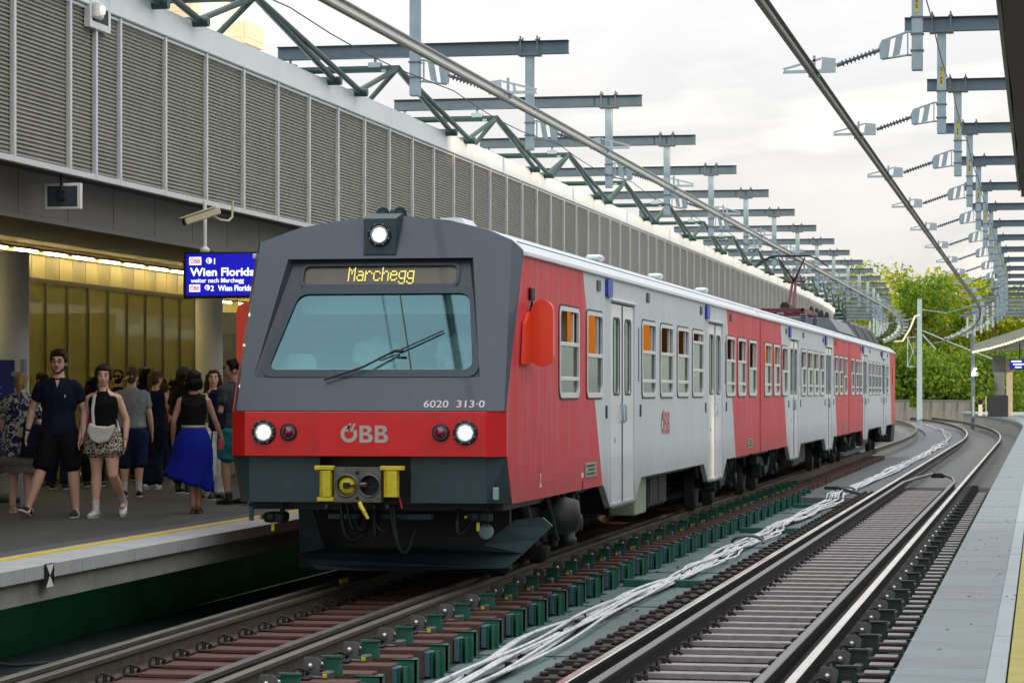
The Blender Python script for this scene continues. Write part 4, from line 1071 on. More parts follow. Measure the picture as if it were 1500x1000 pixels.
# recessed panel
def yr(z): return yf(2.09)+(z-2.09)*.63*1.0+.012 if z < 2.09 else yf(2.09)+.012+(z-2.09)*(yf(3.265)+.085-yf(2.09)-.012)/(3.265-2.09)
def RP3(x, z, dy=0): return (x, yr(z)+dy, z)
ws = rrect(0, 1, 0, 1, .08, 4)
def trap(r=.10, grow=0):
    # windshield outline, rounded trapezoid
    c = [(-5.455-.0+grow,2.945+grow),(-7.235-grow,2.945+grow),(-7.455-grow,2.135-grow),(-5.345+grow,2.135-grow)]
    P = []
    for i in range(4):
        p = Vector(c[i]); a = (Vector(c[i-1])-p).normalized(); d = (Vector(c[(i+1) % 4])-p).normalized()
        for q in range(6):
            t_ = q/5; p0 = p+a*r; p2 = p+d*r
            P.append(tuple((1-t_)**2*p0+2*t_*(1-t_)*p+t_**2*p2))
    return P
inner = [(-7.30,3.262),(-5.52,3.262),(-5.31,2.095),(-7.53,2.095)]
hole = trap(.12, 0)
disp = rrect(-7.19, -5.63, 3.005, 3.20, .05, 4)
tri = tessellate_polygon([[Vector((p[0], p[1], 0)) for p in inner], [Vector((p[0], p[1], 0)) for p in hole], [Vector((p[0], p[1], 0)) for p in disp]])
fl = inner+hole+disp
b = MB(); b.add([RP3(*p) for p in fl], [tuple(t_) for t_ in tri])
for i in range(4):
    j = (i+1) % 4; b.add([FP(*wout[i], .001), FP(*wout[j], .001), RP3(*inner[j]), RP3(*inner[i])], [(0,1,2,3)])
b.build('window_recess', cabg2_m, front)
def frame_strip(A, B, dy0, dy1, f, name, m, parent):
    b = MB(); n = len(A)
    for (P, Q, a, c_) in ((A, B, dy1, dy1), (A, A, dy0, dy1), (B, B, dy0, dy1)):
        b.add([f(*p, a) for p in P]+[f(*p, c_) for p in Q], [(i, (i+1) % n, n+(i+1) % n, n+i) for i in range(n)])
    return b.build(name, m, parent)
sh = MB()
wsh = frame_strip(trap(.14, .042), trap(.10, -.03), .005, -.022, RP3, 'windshield', gask_m, car1)
P = trap(.11, -.025); c_ = (sum(p[0] for p in P)/len(P), sum(p[1] for p in P)/len(P))
b = MB(); b.add([RP3(*p, .0) for p in P], [tuple(range(len(P)))]); b.build('pane', glass_w, wsh)
b = MB(); b.add([RP3(-6.20,2.93,-.004), RP3(-6.185,2.93,-.004), RP3(-5.975,2.15,-.004), RP3(-5.99,2.15,-.004)], [(0,1,2,3)]); b.build('aerial_strip', rub_m, wsh)
ds = frame_strip(rrect(-7.225,-5.60,2.985,3.22,.07,4), rrect(-7.185,-5.635,3.01,3.195,.05,4), .005, -.018, RP3, 'destination_display', gask_m, car1)
P = rrect(-7.19,-5.63,3.005,3.20,.05,4); b = MB(); b.add([RP3(*p, .012) for p in P], [tuple(range(len(P)))])
b.build('display_backing', mat('display_brown', (.075,.065,.045), .35, 0, .3, 2, coat=.3), ds)
FONT = {'M':['10001','11011','10101','10101','10001','10001','10001','10001','00000','00000'],'a':['00000','00000','01110','00001','01111','10001','10001','01111','00000','00000'],
'r':['00000','00000','10110','11001','10000','10000','10000','10000','00000','00000'],'c':['00000','00000','01110','10001','10000','10000','10001','01110','00000','00000'],
'h':['10000','10000','10110','11001','10001','10001','10001','10001','00000','00000'],'e':['00000','00000','01110','10001','11111','10000','10001','01110','00000','00000'],
'g':['00000','00000','01111','10001','10001','10001','01111','00001','10001','01110']}
b = MB(); x0 = -6.735; px_ = .0150; pz = .0175
for ch in 'Marchegg':
    for r_, row in enumerate(FONT[ch]):
        for c2, v in enumerate(row):
            if v == '1':
                x = x0+c2*px_; z = 3.180-r_*pz
                b.add([RP3(x, z, -.002), RP3(x+.0128, z, -.002), RP3(x+.0128, z-.0155, -.002), RP3(x, z-.0155, -.002)], [(0,1,2,3)])
    x0 += 5.7*px_
b.build('led_lettering', ledy, ds)
# wiper
wp = MB(); wp.tube([RP3(-6.83,2.065,-.06), RP3(-6.45,2.19,-.08), RP3(-6.13,2.36,-.07)], .012, 6); wpo = wp.build('wiper', rub_m, car1)
wp = MB(); wp.tube([RP3(-6.32,2.275,-.03), RP3(-6.1,2.36,-.035), RP3(-5.70,2.545,-.03)], .008, 5); wp.box(-6.16,-6.06,yr(2.3)-.07,yr(2.3)-.05,2.33,2.36,.01); wp.build('wiper_blade', rub_m, wpo)
# number
text('car_number', '6020  313·0', .105, mat('number_white', (.62,.64,.64), .5), car1, (-5.83, yf(1.80)-.004, 1.80), (PI/2-math.atan(.43), 0, 0), .001, width=.60)
# red band with bevelled ends
b = MB()
b.box(xfl, xfr, BY, BY+.15, 1.33, 1.758, .004)
for s, xf_, XX in ((1, xfr, -5.018), (-1, xfl, -7.745)):
    b.prism([(xf_-.001*s, BY+.002), (XX, 25.375), (XX, 25.42), (xf_-.001*s, 25.29)], 1.33, 1.757, 'z')
band = b.build('nose_band', red_m, car1)
def ring(b, x, z, r0, r1, y0_, d): b.lathe([(r1,0),(r1,-d*.6),(r1-.008,-d),(r0+.006,-d),(r0,-d*.6),(r0,0),(r1,0)], (x, y0_, z), 'y', 28, caps=False)
def lampgroup(x, z, Y=25.15, top=False, tilt=None):
    hl = MB(); ring(hl, x, z, .088, .118, Y, .035); o = hl.build('headlight', dark_m, car1)
    b = MB(); ring(b, x, z, .072, .094, Y-.006, .03); b.build('chrome_ring', steel_m, o)
    b = MB(); b.lathe([(.080,-.004),(.080,-.010),(.04,-.016)], (x, Y, z), 'y', 24); b.build('reflector', lens_m, o)
    b = MB()
    for k in range(13):
        r_, a = (0, 0) if k == 0 else ((.032, k*PI/2+.4) if k < 5 else (.058, k*2*PI/8))
        b.sphere((x+r_*math.cos(a), Y-.020, z+r_*math.sin(a)), (.011,.008,.011), 8, 5)
    b.build('led', ledw, o)
    b = MB()
    for k in range(8): a = k*PI/4+.4; b.sphere((x+.106*math.cos(a), Y-.036, z+.106*math.sin(a)), .006, 6, 4)
    b.build('screw', bolt_m, o)
    return o
def tail(x, z):
    b = MB(); ring(b, x, z, .060, .084, 25.15, .03); o = b.build('tail_light', dark_m, car1)
    b = MB(); ring(b, x, z, .054, .064, 25.146, .035); b.build('chrome_ring', steel_m, o)
    b = MB(); b.lathe([(.056,0),(.056,-.02),(.045,-.045),(.025,-.06),(.01,-.063)], (x, 25.14, z), 'y', 20); b.build('lens', redl_m, o)
FX1 = lambda u: PYf(u, 635, 25.15)[0]
for u in (387, 682): lampgroup(FX1(u), 1.56)
for u in (423, 646): tail(FX1(u), 1.56)
# top light housing
xt0, zt0 = PYf(533, 370, 25.98); xt1, zt1 = PYf(580, 370, 25.98); 
Yh = yf(3.30)-.05
b = MB(); b.add([(xt0,yf(3.30),3.30),(xt1,yf(3.30),3.30),(xt1,yf(3.30)-.012,3.305),(xt0,yf(3.30)-.012,3.305),(xt0,yf(3.70)-.02,3.72),(xt1+.03,yf(3.70)-.02,3.72),(xt1,yf(3.34)-.02,3.66),(xt0,yf(3.34)-.02,3.66)],
    [(0,1,2,3),(2,3,7,6),(7,6,5,4),(0,3,7,4),(1,2,6,5),(0,1,5,4)]); b.build('lamp_housing', apron_m, car1)
lampgroup((xt0+xt1)/2+.0, 3.50, yf(3.34)-.022)
# ÖBB logo on the band
def logo(parent, name, m, fn, H, z0, xs):
    # own lettering: ring with two slanted strokes, then two letters B
    ro = H/2; b = MB(); cx, cz = xs+ro, z0+ro; k = 26
    P = [(cx+ro*math.cos(a), cz+ro*math.sin(a)) for a in np.linspace(math.radians(75), math.radians(75+318), k)]
    Q = [(cx+(ro*.56)*math.cos(a), cz+(ro*.56)*math.sin(a)) for a in np.linspace(math.radians(75), math.radians(75+318), k)]
    b.add([fn(*p) for p in P]+[fn(*q) for q in Q], [(i, i+1, k+i+1, k+i) for i in range(k-1)])
    for dx in (-.10, .16):
        b.add([fn(cx+(dx-.10)*H, cz+.14*H), fn(cx+(dx+.05)*H, cz+.14*H), fn(cx+(dx+.26)*H, cz+.62*H), fn(cx+(dx+.11)*H, cz+.62*H)], [(0,1,2,3)])
    def B(x):
        w = H*.80; t_ = H*.22
        o = [(x, z0)]+[(x+w*.62+w*.38*math.sin(a), z0+H*.27-H*.27*math.cos(a)) for a in np.linspace(0, PI, 8)]+[(x+w*.55+w*.36*math.sin(a), z0+H*.77-H*.23*math.cos(a)) for a in np.linspace(0.3, PI, 7)]+[(x, z0+H)]
        h1 = [(x+t_, z0+t_*.85), (x+w*.6, z0+t_*.85), (x+w*.72, z0+H*.27), (x+w*.6, z0+H*.42), (x+t_, z0+H*.42)]
        h2 = [(x+t_, z0+H*.60), (x+w*.52, z0+H*.60), (x+w*.62, z0+H*.71), (x+w*.52, z0+H*.82), (x+t_, z0+H*.82)]
        tr3 = tessellate_polygon([[Vector((p[0], p[1], 0)) for p in r_] for r_ in (o, h1, h2)])
        b.add([fn(*p) for p in o+h1+h2], [tuple(q) for q in tr3])
    B(xs+H*1.13); B(xs+H*2.05)
    return b.build(name, m, parent)
xl0 = PYf(499, 648, 25.15)[0]
logo(band, 'company_logo', mat('logo_silver', (.50,.48,.44), .35, .4), lambda x, z: (x, 25.1475, z), .165, 1.462, xl0)
logo(car1, 'company_logo', mat('logo_red', (.42,.02,.035), .4), lambda y, z: (XR+.0025, y, z), .30, 1.38, 35.95)
# apron below the band
b = MB(); 
for x0_, x1_, s, xf_, XX in ((xfl+.02, -6.83, -1, xfl+.02, -7.745), (-5.93, xfr-.02, 1, xfr-.02, -5.02)):
    b = MB(); b.prism([(x0_,.885),(x1_,.885),(x1_,1.325),(x0_,1.325)], 25.25, 25.31, 'y')
    b.add([(xf_,25.25,.885),(xf_,25.25,1.325),(XX-.004*s,25.40,1.325),(XX-.004*s,25.64,.87),(XX-.05*s,25.7,.87),(XX-.05*s,25.45,1.325)], [(0,1,2,3),(2,3,4,5)])
    b.build('apron', apron_m, car1)
b = MB(); b.box(-6.95, -5.8, 25.5, 25.56, .86, 1.32); b.box(XL+.1, XR-.1, 25.6, 27.6, .80, .88); b.build('coupler_pocket', black_m, car1)
b = MB(); b.box(PYf(722,735,25.25)[0], PYf(731,735,25.25)[0], 25.235, 25.25, .92, 1.04, .01); b.build('socket_cover', steel_m, car1)
# coupler
YC = 24.92
fx = lambda u: PYf(u, 700, YC)[0]; fz = lambda v: PYf(520, v, YC)[1]
x0_, x1_, z0_, z1_ = fx(489), fx(558), fz(735), fz(684)
cxl, cxr, czz = fx(508), fx(541), fz(711)
rc = .098
hl_ = lambda cx: [(cx+rc*math.cos(a), czz+rc*math.sin(a)) for a in np.linspace(0, 2*PI, 21)[:-1]]
cp = MB().prism([(x0_,z0_),(x1_,z0_),(x1_,z1_),(x0_,z1_)], YC, YC+.10, 'y', holes=[hl_(cxl), hl_(cxr)]).build('coupler', mat('coupler_cast', (.13,.13,.12), .5, .4, .4, 14, .3, 50), car1)
b = MB(); b.box(x0_+.02, x1_-.02, YC+.1, YC+.9, z0_+.02, z1_-.02, .02); b.build('coupler_body', dark_m, cp)
b = MB()
for cx in (cxl, cxr): ring(b, cx, czz, rc-.003, rc+.014, YC+.004, .018)
b.build('face_ring', gplate_m, cp)
b = MB(); b.lathe([(rc-.004,.0),(rc-.006,-.03),(.06,-.055),(.01,-.06)], (cxl, YC+.065, czz), 'y', 20); b.build('cone', yel_m, cp)
b = MB(); b.box(cxl-.035, cxl+.03, YC-.02, YC+.03, czz-.025, czz+.03, .006); b.box(cxl+.03, cxr-.02, YC-.012, YC+.02, czz-.012, czz+.01); b.box(cxr-.04, cxr+.06, YC+.03, YC+.05, czz-.015, czz-.005); b.build('latch', dark_m, cp)
b = MB(); b.box(cxr-.10, cxr-.03, YC-.01, YC+.04, czz-.005, czz+.03, .006); b.build('hook', mat('copper_worn', (.30,.17,.12), .45, .4), cp)
b = MB()
for px2, pz2 in (((x0_+x1_)/2, z1_-.05), ((x0_+x1_)/2, z0_+.04)): b.lathe([(.016,0),(.016,-.012)], (px2, YC-.001, pz2), 'y', 10)
b.build('bolt_hole', black_m, cp)
for ua, ub in ((469, 486), (563, 583)):
    xa, xb = fx(ua), fx(ub)
    b = MB(); b.prism([(xa,YC-.02),(xa+(xb-xa)*.3,YC-.05),(xb,YC-.05),(xb,YC+.05),(xa,YC+.05)], fz(727), fz(689), 'z'); b.build('side_plate', yel_m, cp)
b = MB(); b.box(fx(462), x0_, YC-.04, YC+.04, fz(688), fz(682), .004); b.box(x1_, fx(592), YC-.04, YC+.04, fz(688), fz(682), .004); b.build('top_bar', yel_m, cp); b = MB(); b.box(fx(466), fx(489), YC-.05, YC+.05, fz(734), fz(728), .004); b.build('top_bar', yel_m, cp)
b = MB(); b.tube([(fx(527), YC, fz(736)), (fx(530), YC-.03, fz(741)), (fx(541), YC-.05, fz(759))], [.02,.022,.016], 8); b.build('release_handle', yel_m, cp)
b = MB(); b.tube([(fx(583), YC+.05, fz(728)), (fx(589), YC, fz(744))], .008, 5); b.build('rag', mat('rag_red', (.30,.01,.05), .8), cp)
# cross bar, hoses, buffers of the underframe, plough
b = MB(); b.box(PYf(480,0,25.7)[0], PYf(632,0,25.7)[0], 25.7, 25.8, .70, .76, .006)
b.build('cross_bar', apron_m, car1)
hs_ = MB()
def H(u0, v0, u1, v1, u2, v2, r_=.02, Y=25.55):
    p = [PYf(u0, v0, Y), PYf(u1, v1, Y-.12), PYf(u2, v2, Y+.1)]
    A_, B2, C_ = Vector((p[0][0],Y,p[0][1])), Vector((p[1][0],Y-.2,p[1][1])), Vector((p[2][0],Y+.15,p[2][1]))
    hs_.tube([(1-t_)**2*A_+2*t_*(1-t_)*B2+t_**2*C_ for t_ in np.linspace(0,1,10)], r_, 7)
for a in ((500,735,502,830,545,765),(508,735,520,810,530,745),(548,738,552,830,552,750),(570,735,590,860,606,775),(576,735,585,850,600,790),(545,750,560,800,580,760),(672,745,665,810,688,760),(520,760,532,800,545,740)): H(*a)
hs_.build('brake_hose', dark_m, car1)
b = MB()
for u in (548, 567, 478): x, z = PYf(u, 745, 25.5); b.lathe([(.022,0),(.022,.03),(.014,.05)], (x,25.5,z), 'z', 8)
b.build('valve', gplate_m, car1)
for u in (402, 702):
    x, z = PYf(u, 757, 25.5)
    b = MB(); b.box(x-.10, x+.10, 25.45, 25.7, z-.05, z+.05, .02); b.lathe([(.05,0),(.05,-.05)], (x-.03, 25.45, z), 'y', 12); b.box(x-.14, x-.10, 25.5, 25.6, z-.02, z+.02); b.tube([(x+.08,25.5,z+.05),(x+.08,25.5,z+.16)], .025, 8); jb = b.build('sensor_box', dark_m, car1)
    b = MB(); b.box(x-.015, x+.015, 25.44, 25.45, z-.13, z-.05); b.tube([(x-.145,25.5,z),(x-.12,25.5,z)], .015, 6); b.build('yellow_tag', yel_m, jb)
x, z = PYf(713, 778, 26.0); b = MB(); b.lathe([(.06,0),(.075,-.02),(.075,-.06),(.05,-.07)], (x,26.0,z), 'y', 16); b.build('small_buffer', steel_m, car1)
# ladder steps at left of the skirt
b = MB(); xx, zz = PYf(372, 745, 25.3); b.box(xx-.05, xx-.01, 25.3, 25.33, .70, .885); b.box(xx-.16, xx, 25.3, 25.33, .84, .86); b.build('step_bracket', apron_m, car1)
pl = MB(); YP = 26.1
P = [PYf(u, v, YP) for u, v in ((425,745),(430,812),(462,834),(734,834),(790,775),(778,762),(742,764),(700,800),(470,804),(450,745))]
def plough_pt(x, z, s): 
    return x, YP+.55*(abs((x-TC)/1.35))**2+(-.12 if z < .3 else 0), z
P2 = []
for i in range(len(P)):
    a, c2 = P[i], P[(i+1) % len(P)]
    for q in range(3): P2.append((a[0]+(c2[0]-a[0])*q/3, a[1]+(c2[1]-a[1])*q/3))
tr4 = tessellate_polygon([[Vector((p[0], p[1], 0)) for p in P2]]); n = len(P2)
pl.add([plough_pt(p[0], p[1], 0) for p in P2]+[(plough_pt(p[0], p[1], 0)[0], plough_pt(p[0], p[1], 0)[1]+.05, p[1]) for p in P2], [tuple(q) for q in tr4]+[tuple(i+n for i in q)[::-1] for q in tr4]+[(i,(i+1)%n,n+(i+1)%n,n+i) for i in range(n)])
pl.build('snow_plough', apron_m, car1)
b = MB(); b.box(TC-1.1, TC+1.1, YP+.7, YP+.8, .15, .8); b.build('plough_backing', black_m, car1)
# red mirror paddles
for s, XX in ((1, XR), (-1, XL)):
    b = MB(); xi, xo = (XX+.02, XX+.245) if s > 0 else (XX-.285, XX-.02)
    b.prism(rrect(xi, xo, 2.20, 2.86, .11, 5), 26.42, 26.50, 'y'); mo_ = b.build('mirror', redp_m, car1)
    b = MB(); b.prism([(25.99,2.22),(26.42,2.22),(26.42,2.70),(26.3,2.74),(26.08,2.62)], XX, XX+s*.035, 'x'); b.build('mirror_fairing', redp_m, mo_)
    b = MB(); b.box(XX+s*.0, XX+s*.028, 26.42, 26.62, 2.86, 2.99, .02); b.build('mirror_recess', black_m, mo_)
    b = MB(); b.tube([(XX, 26.45, 2.72),(XX+s*.03, 26.45, 2.85),(XX+s*.03,26.45,2.5)], .012, 6); b.build('hinge', black_m, mo_)
x, z = PYf(355, 505, 26.1); b = MB(); b.sphere((XL-.01, 26.0, 2.44), (.03,.05,.06), 10, 8); b.build('marker_lamp', lens_m, car1)
# small side plates
for car_, yy, zz_ in ((car1, 30.15, 1.07), (car1, 47.2, 1.06), (car2, 70.5, 1.06)):
    b = MB(); b.box(XR, XR+.012, yy-.38, yy+.38, zz_-.08, zz_+.08, .003); o = b.build('data_plate', plate_m, car_)
    b = MB()
    for q in range(3): b.box(XR+.012, XR+.014, yy-.3+.1*(q % 2), yy+.25, zz_+.04-q*.045, zz_+.06-q*.045)
    b.build('plate_print', dark_m, o)
b = MB()
for q in range(26):
    if q in (9, 14, 15, 20): continue
    yy = 35.2+q*.165; b.box(XR, XR+.002, yy, yy+.10, 1.0+.0*q, 1.05+(.02 if q % 3 else 0)); 
b.build('small_lettering', mat('faint_white', (.56,.60,.60), .5), car1)
b = MB(); b.prism([(27.0,.98),(27.12,.98),(27.06,1.04)], XR, XR+.003, 'x'); b.box(XR, XR+.003, 27.05, 27.07, 1.04, 1.10); b.box(XR, XR+.003, 27.02, 27.10, 1.10, 1.11); b.box(XR,XR+.003,29.55,29.68,1.0,1.05); b.build('jack_mark', white_m, car1)
b = MB(); b.box(XR, XR+.005, 29.6, 29.65, .865, .96); b.build('jack_slot', black_m, car1)
# horns and roof bits on the cab roof
xh, zh = PYf(578, 305, 27.0)
hn = MB()
for dx in (-.09, .09): hn.lathe([(.055,-.10),(.075,-.14),(.070,-.14),(.03,0),(.025,.25)], (xh+dx, 27.0, 3.76), 'y', 16)
hn.box(xh-.2, xh+.2, 27.05, 27.2, 3.66, 3.72, .01); hn.box(xh-.03, xh+.03, 26.9, 27.1, 3.69, 3.82, .02); hn.build('horn', apron_m, car1)
xh, zh = PYf(549, 312, 26.9); b = MB(); b.box(xh-.05, xh+.05, 26.9, 27.05, 3.66, 3.76, .02); b.build('aerial_base', roof_m, car1)
xh, zh = PYf(664, 320, 27.2); b = MB(); b.prism([(xh-.2,3.60),(xh-.13,3.74),(xh+.08,3.74),(xh+.20,3.58)], 27.2, 27.8, 'y'); b.build('roof_vent', roof_m, car1)
for y in (33.2, 38.6, 44.0):
    b = MB(); b.box(TC+.8, TC+1.0, y, y+.3, 3.58, 3.66, .03); b.build('roof_vent', roof_m, car1)
# under the cab: pipes, reservoir
b = MB(); b.tube([(-5.25,27.3,.9),(-5.2,27.6,.4)], .06, 8); b.lathe([(.02,0),(.17,.03),(.2,.15),(.2,.5),(.17,.62),(.02,.65)], (-5.5,28.6,.62), 'x', 16); b.build('air_reservoir', dark2_m, car1); b = MB(); b.lathe([(.09,.25),(.09,.33),(.07,.34),(.07,.86)], (-5.15,29.6,0), 'z', 12); b.build('damper', dark2_m, car1); b = MB()
b.tube([(-5.1,27.9,.88),(-5.05,28.3,.38)], .03, 6); b.tube([(-5.2,28.9,.5),(-5.2,28.9,.28)], .05, 8); b.tube([(-5.3,29.1,.5),(-5.3,29.1,.28)], .05, 8)
b.build('brake_gear', dark2_m, car1)
b = MB(); b.box(-5.5, -5.15, 34.6, 35.6, .35, .84, .02); b.build('equipment_box', plate_m, car1)
# cab interior
b = MB(); b.box(XL+.1, XR-.1, 28.0, 28.06, 1.03, 3.2); b.build('cab_bulkhead', inter_m, car1)
b = MB(); b.box(XL+.25, XR-.25, 25.75, 26.1, 1.1, 2.07, .03); b.build('dashboard', dark2_m, car1)
b = MB(); b.box(-7.48, -7.14, 26.2, 26.34, 1.5, 2.33, .06); b.build('driver_seat', mat('seat_cover', (.72,.80,.76), .8), car1)
b = MB(); b.box(-7.25, -5.45, 26.12, 26.13, 2.72, 3.0); b.build('sun_blind', mat('blind', (.55,.62,.60), .8), car1)
b = MB(); b.box(-7.45,-5.4,25.78,25.80,2.16,2.175); b.build('inner_rail', white_m, car1)
# rear cab of the last car
b = MB(); b.box(XL+.05, XR-.05, 95.1, 95.5, .9, 3.3, .15); b.build('rear_cab', red_m, car3)
b = MB(); b.prism([(TC-1.3,.25),(TC+1.3,.25),(TC+1.35,.86),(TC-1.35,.86)], 93.5, 95.5, 'y'); b.build('skirt', dark_m, car3)
b = MB(); b.box(XR, XR+.03, 93.3, 93.8, 2.2, 2.8, .01); b.build('mirror', redp_m, car3)
# roof pods and pantograph
pd = MB(); pd.prism([(TC-1.0,3.6),(TC-.72,3.98),(TC+.72,3.98),(TC+1.0,3.6)], 73.5, 80.5, 'y'); pd.build('roof_pod', roofd_m, car3)
for y0_, y1_ in ((81.2,84.6),(85.2,88.2),(88.9,91.8)):
    pd = MB(); pd.prism([(TC-1.05,3.5),(TC-.75,4.08),(TC+.75,4.08),(TC+1.05,3.5)], y0_, y1_, 'y'); o = pd.build('roof_pod', roofd_m, car3)
    pd = MB(); pd.prism([(TC+.80,3.98),(TC+1.03,3.56),(TC+1.05,3.57),(TC+.82,3.99)], y0_+.3, y1_-.4, 'y'); pd.build('pod_grille', dark2_m, o)
    pd = MB(); pd.box(TC-.5, TC+.5, y0_+.3, y0_+.5, 4.08, 4.13); pd.box(TC-.5, TC+.5, y1_-.6, y1_-.4, 4.08, 4.13); pd.build('pod_strap', white_m, o)
PY = 70.5
pn = MB(); pn.box(TC-.6, TC+.6, PY-1.9, PY+1.9, 3.93, 3.99, .01) if False else None
for dx in (-.5, .5): pn.box(TC+dx-.04, TC+dx+.04, PY-2.6, PY+1.6, 3.97, 4.06, .01)
for yy in (PY-2.6, PY, PY+1.5): pn.box(TC-.55, TC+.55, yy, yy+.12, 3.97, 4.06, .01)
po = pn.build('pantograph', maroon_m, car2)
b = MB(); b.tube([(TC, PY-2.0, 4.12),(TC, PY-.5, 4.12)], .12, 12); b.build('cylinder', dark_m, po)
b = MB()
for dx in (-.08, .08): b.tube([(TC+dx, PY-.4, 4.1),(TC+dx*.5, PY+1.3-.6, 4.86)], [.05,.035], 8)
b.build('lower_arm', maroon_m, po)
b = MB()
for s in (-1, 1): b.tube([(TC, PY+.7, 4.86),(TC+s*.34, PY-.1, 5.44)], [.035,.02], 8)
b.tube([(TC-.3, PY+.72, 4.86),(TC+.3, PY+.72, 4.86)], .03, 6)
b.build('upper_arm', maroon_m, po)
b = MB()
for dy in (-.2, .2): b.tube([(TC-.95, PY-.1+dy, 5.20),(TC-.7, PY-.1+dy, 5.40),(TC-.45, PY-.1+dy, 5.49),(TC+.45, PY-.1+dy, 5.49),(TC+.7, PY-.1+dy, 5.40),(TC+.95, PY-.1+dy, 5.20)], .02, 6)
b.build('contact_strip', dark_m, po)
for dx, yy in ((-.5,PY-2.3),(.5,PY-2.3),(-.5,PY+1.2),(.5,PY+1.2),(0,PY-3.2)):
    b = MB(); rr_ = [(.05,3.6)]
    for q in range(5): rr_ += [(.10,3.66+q*.06),(.06,3.69+q*.06)]
    b.lathe(rr_, (TC+dx, yy, 0), 'z', 12, smooth=False); b.build('insulator', insul_m, po)
for yy in (74.2, 76.0, 77.6, 79.6):
    b = MB(); b.lathe([(.10,3.95),(.07,4.2),(.04,4.3)], (TC+.2, yy, 0), 'z', 10, smooth=False); b.build('bushing', dark_m, car3)
# ================================================================ people
def etube(b, pts, rad, n=14, side=Vector((1,0,0)), cap=True):
    pts = [Vector(p) for p in pts]; vs = []; k = len(pts)
    P2, R2 = [], []
    if cap:
        d0 = (pts[0]-pts[1]).normalized(); d1 = (pts[-1]-pts[-2]).normalized()
        for f_, q in ((.86, .5), ): P2.append(pts[0]+d0*min(rad[0])*f_*.6); R2.append((rad[0][0]*q, rad[0][1]*q))
        P2 += pts; R2 += list(rad); P2.append(pts[-1]+d1*min(rad[-1])*.5); R2.append((rad[-1][0]*.5, rad[-1][1]*.5))
    else: P2, R2 = pts, list(rad)
    k = len(P2)
    for i, p in enumerate(P2):
        t = (P2[min(i+1, k-1)]-P2[max(i-1, 0)]).normalized()
        u = (side-t*side.dot(t)).normalized(); v = t.cross(u)
        for j in range(n):
            a = 2*PI*j/n; vs.append(p+u*math.cos(a)*R2[i][0]+v*math.sin(a)*R2[i][1])
    fs = [(i*n+j, i*n+(j+1) % n, (i+1)*n+(j+1) % n, (i+1)*n+j) for i in range(k-1) for j in range(n)]
    fs += [tuple(range(n))[::-1], tuple(range((k-1)*n, k*n))]
    b.add(vs, fs)
def fuse(b, name, m, parent, vox, smooth=3, kind=None, disp=0):
    o = bpy.data.objects.new(name, b.mesh(name, m)); C.objects.link(o)
    r = o.modifiers.new('r', 'REMESH'); r.mode = 'VOXEL'; r.voxel_size = vox; r.use_smooth_shade = True
    if smooth: s = o.modifiers.new('s', 'SMOOTH'); s.factor = .5; s.iterations = smooth
    if disp:
        tx = bpy.data.textures.new('clouds', 'CLOUDS'); tx.noise_scale = .05 if disp < .03 else .11; tx.noise_depth = 3; d = o.modifiers.new('d', 'DISPLACE'); d.texture = tx; d.strength = disp; d.mid_level = .5
    bpy.context.view_layer.update()
    me = bpy.data.meshes.new_from_object(o.evaluated_get(bpy.context.evaluated_depsgraph_get()))
    bpy.data.objects.remove(o)
    me.materials.clear(); me.materials.append(m)
    o = bpy.data.objects.new(name, me); C.objects.link(o); o.parent = parent
    return o
skinA = mat('skin_fair', (.66,.40,.29), .55, 0, .06, 20); skinA.node_tree.nodes['Principled BSDF'].inputs['Subsurface Weight'].default_value = 0
skinB = mat('skin_tan', (.42,.24,.165), .55, 0, .06, 20)
skinC = mat('skin_deep', (.13,.07,.045), .55, 0, .06, 20)
HAIR = {'brown': mat('hair_brown', (.030,.016,.010), .5, 0, .4, 40, spec=.15, stretch=(1,1,.15)), 'black': mat('hair_black', (.007,.006,.007), .45, 0, .4, 40, spec=.15, stretch=(1,1,.15)),
        'blond': mat('hair_blond', (.30,.20,.10), .55, 0, .3, 40, spec=.15, stretch=(1,1,.15)), 'sandy': mat('hair_sandy', (.11,.07,.038), .55, 0, .3, 40, spec=.15, stretch=(1,1,.15)), 'red': mat('hair_auburn', (.10,.04,.02), .5, 0, .3, 40, spec=.15, stretch=(1,1,.15)),
        'long_brown': mat('hair_chestnut', (.05,.024,.014), .45, 0, .4, 40, spec=.15, stretch=(1,1,.15))}
def cloth(name, col, var=.15, vs=14, bump=.25): return mat(name, col, .88, 0, var, vs, bump, 26, spec=.2)
navy = cloth('cloth_navy', (.007,.010,.028)); black_c = cloth('cloth_black', (.006,.006,.008)); greyt = cloth('cloth_grey', (.25,.27,.285)); royal = cloth('cloth_royal_blue', (.006,.014,.26))
teal = cloth('cloth_teal', (.02,.16,.18)); whitec = cloth('cloth_white', (.60,.59,.56)); sock_m = cloth('sock_white', (.62,.62,.62)); greenc = cloth('cloth_green', (.05,.16,.08)); denim = cloth('cloth_denim', (.012,.02,.06))
dgrey = cloth('cloth_dark_grey', (.045,.05,.06)); redc = cloth('cloth_red', (.25,.015,.03)); yelc = cloth('cloth_yellow', (.45,.25,.03))
shoe_w = mat('shoe_white', (.66,.66,.66), .5, 0, .08, 10); shoe_k = mat('shoe_dark', (.012,.013,.02), .6, 0, .2, 10); sole_w = mat('sole_white', (.6,.6,.58), .6, 0, .05, 10)
lip_m = mat('lips', (.36,.10,.09), .4, 0, .05, 10); eye_w = mat('eye_white', (.16,.13,.11), .3, 0, 0, 10)
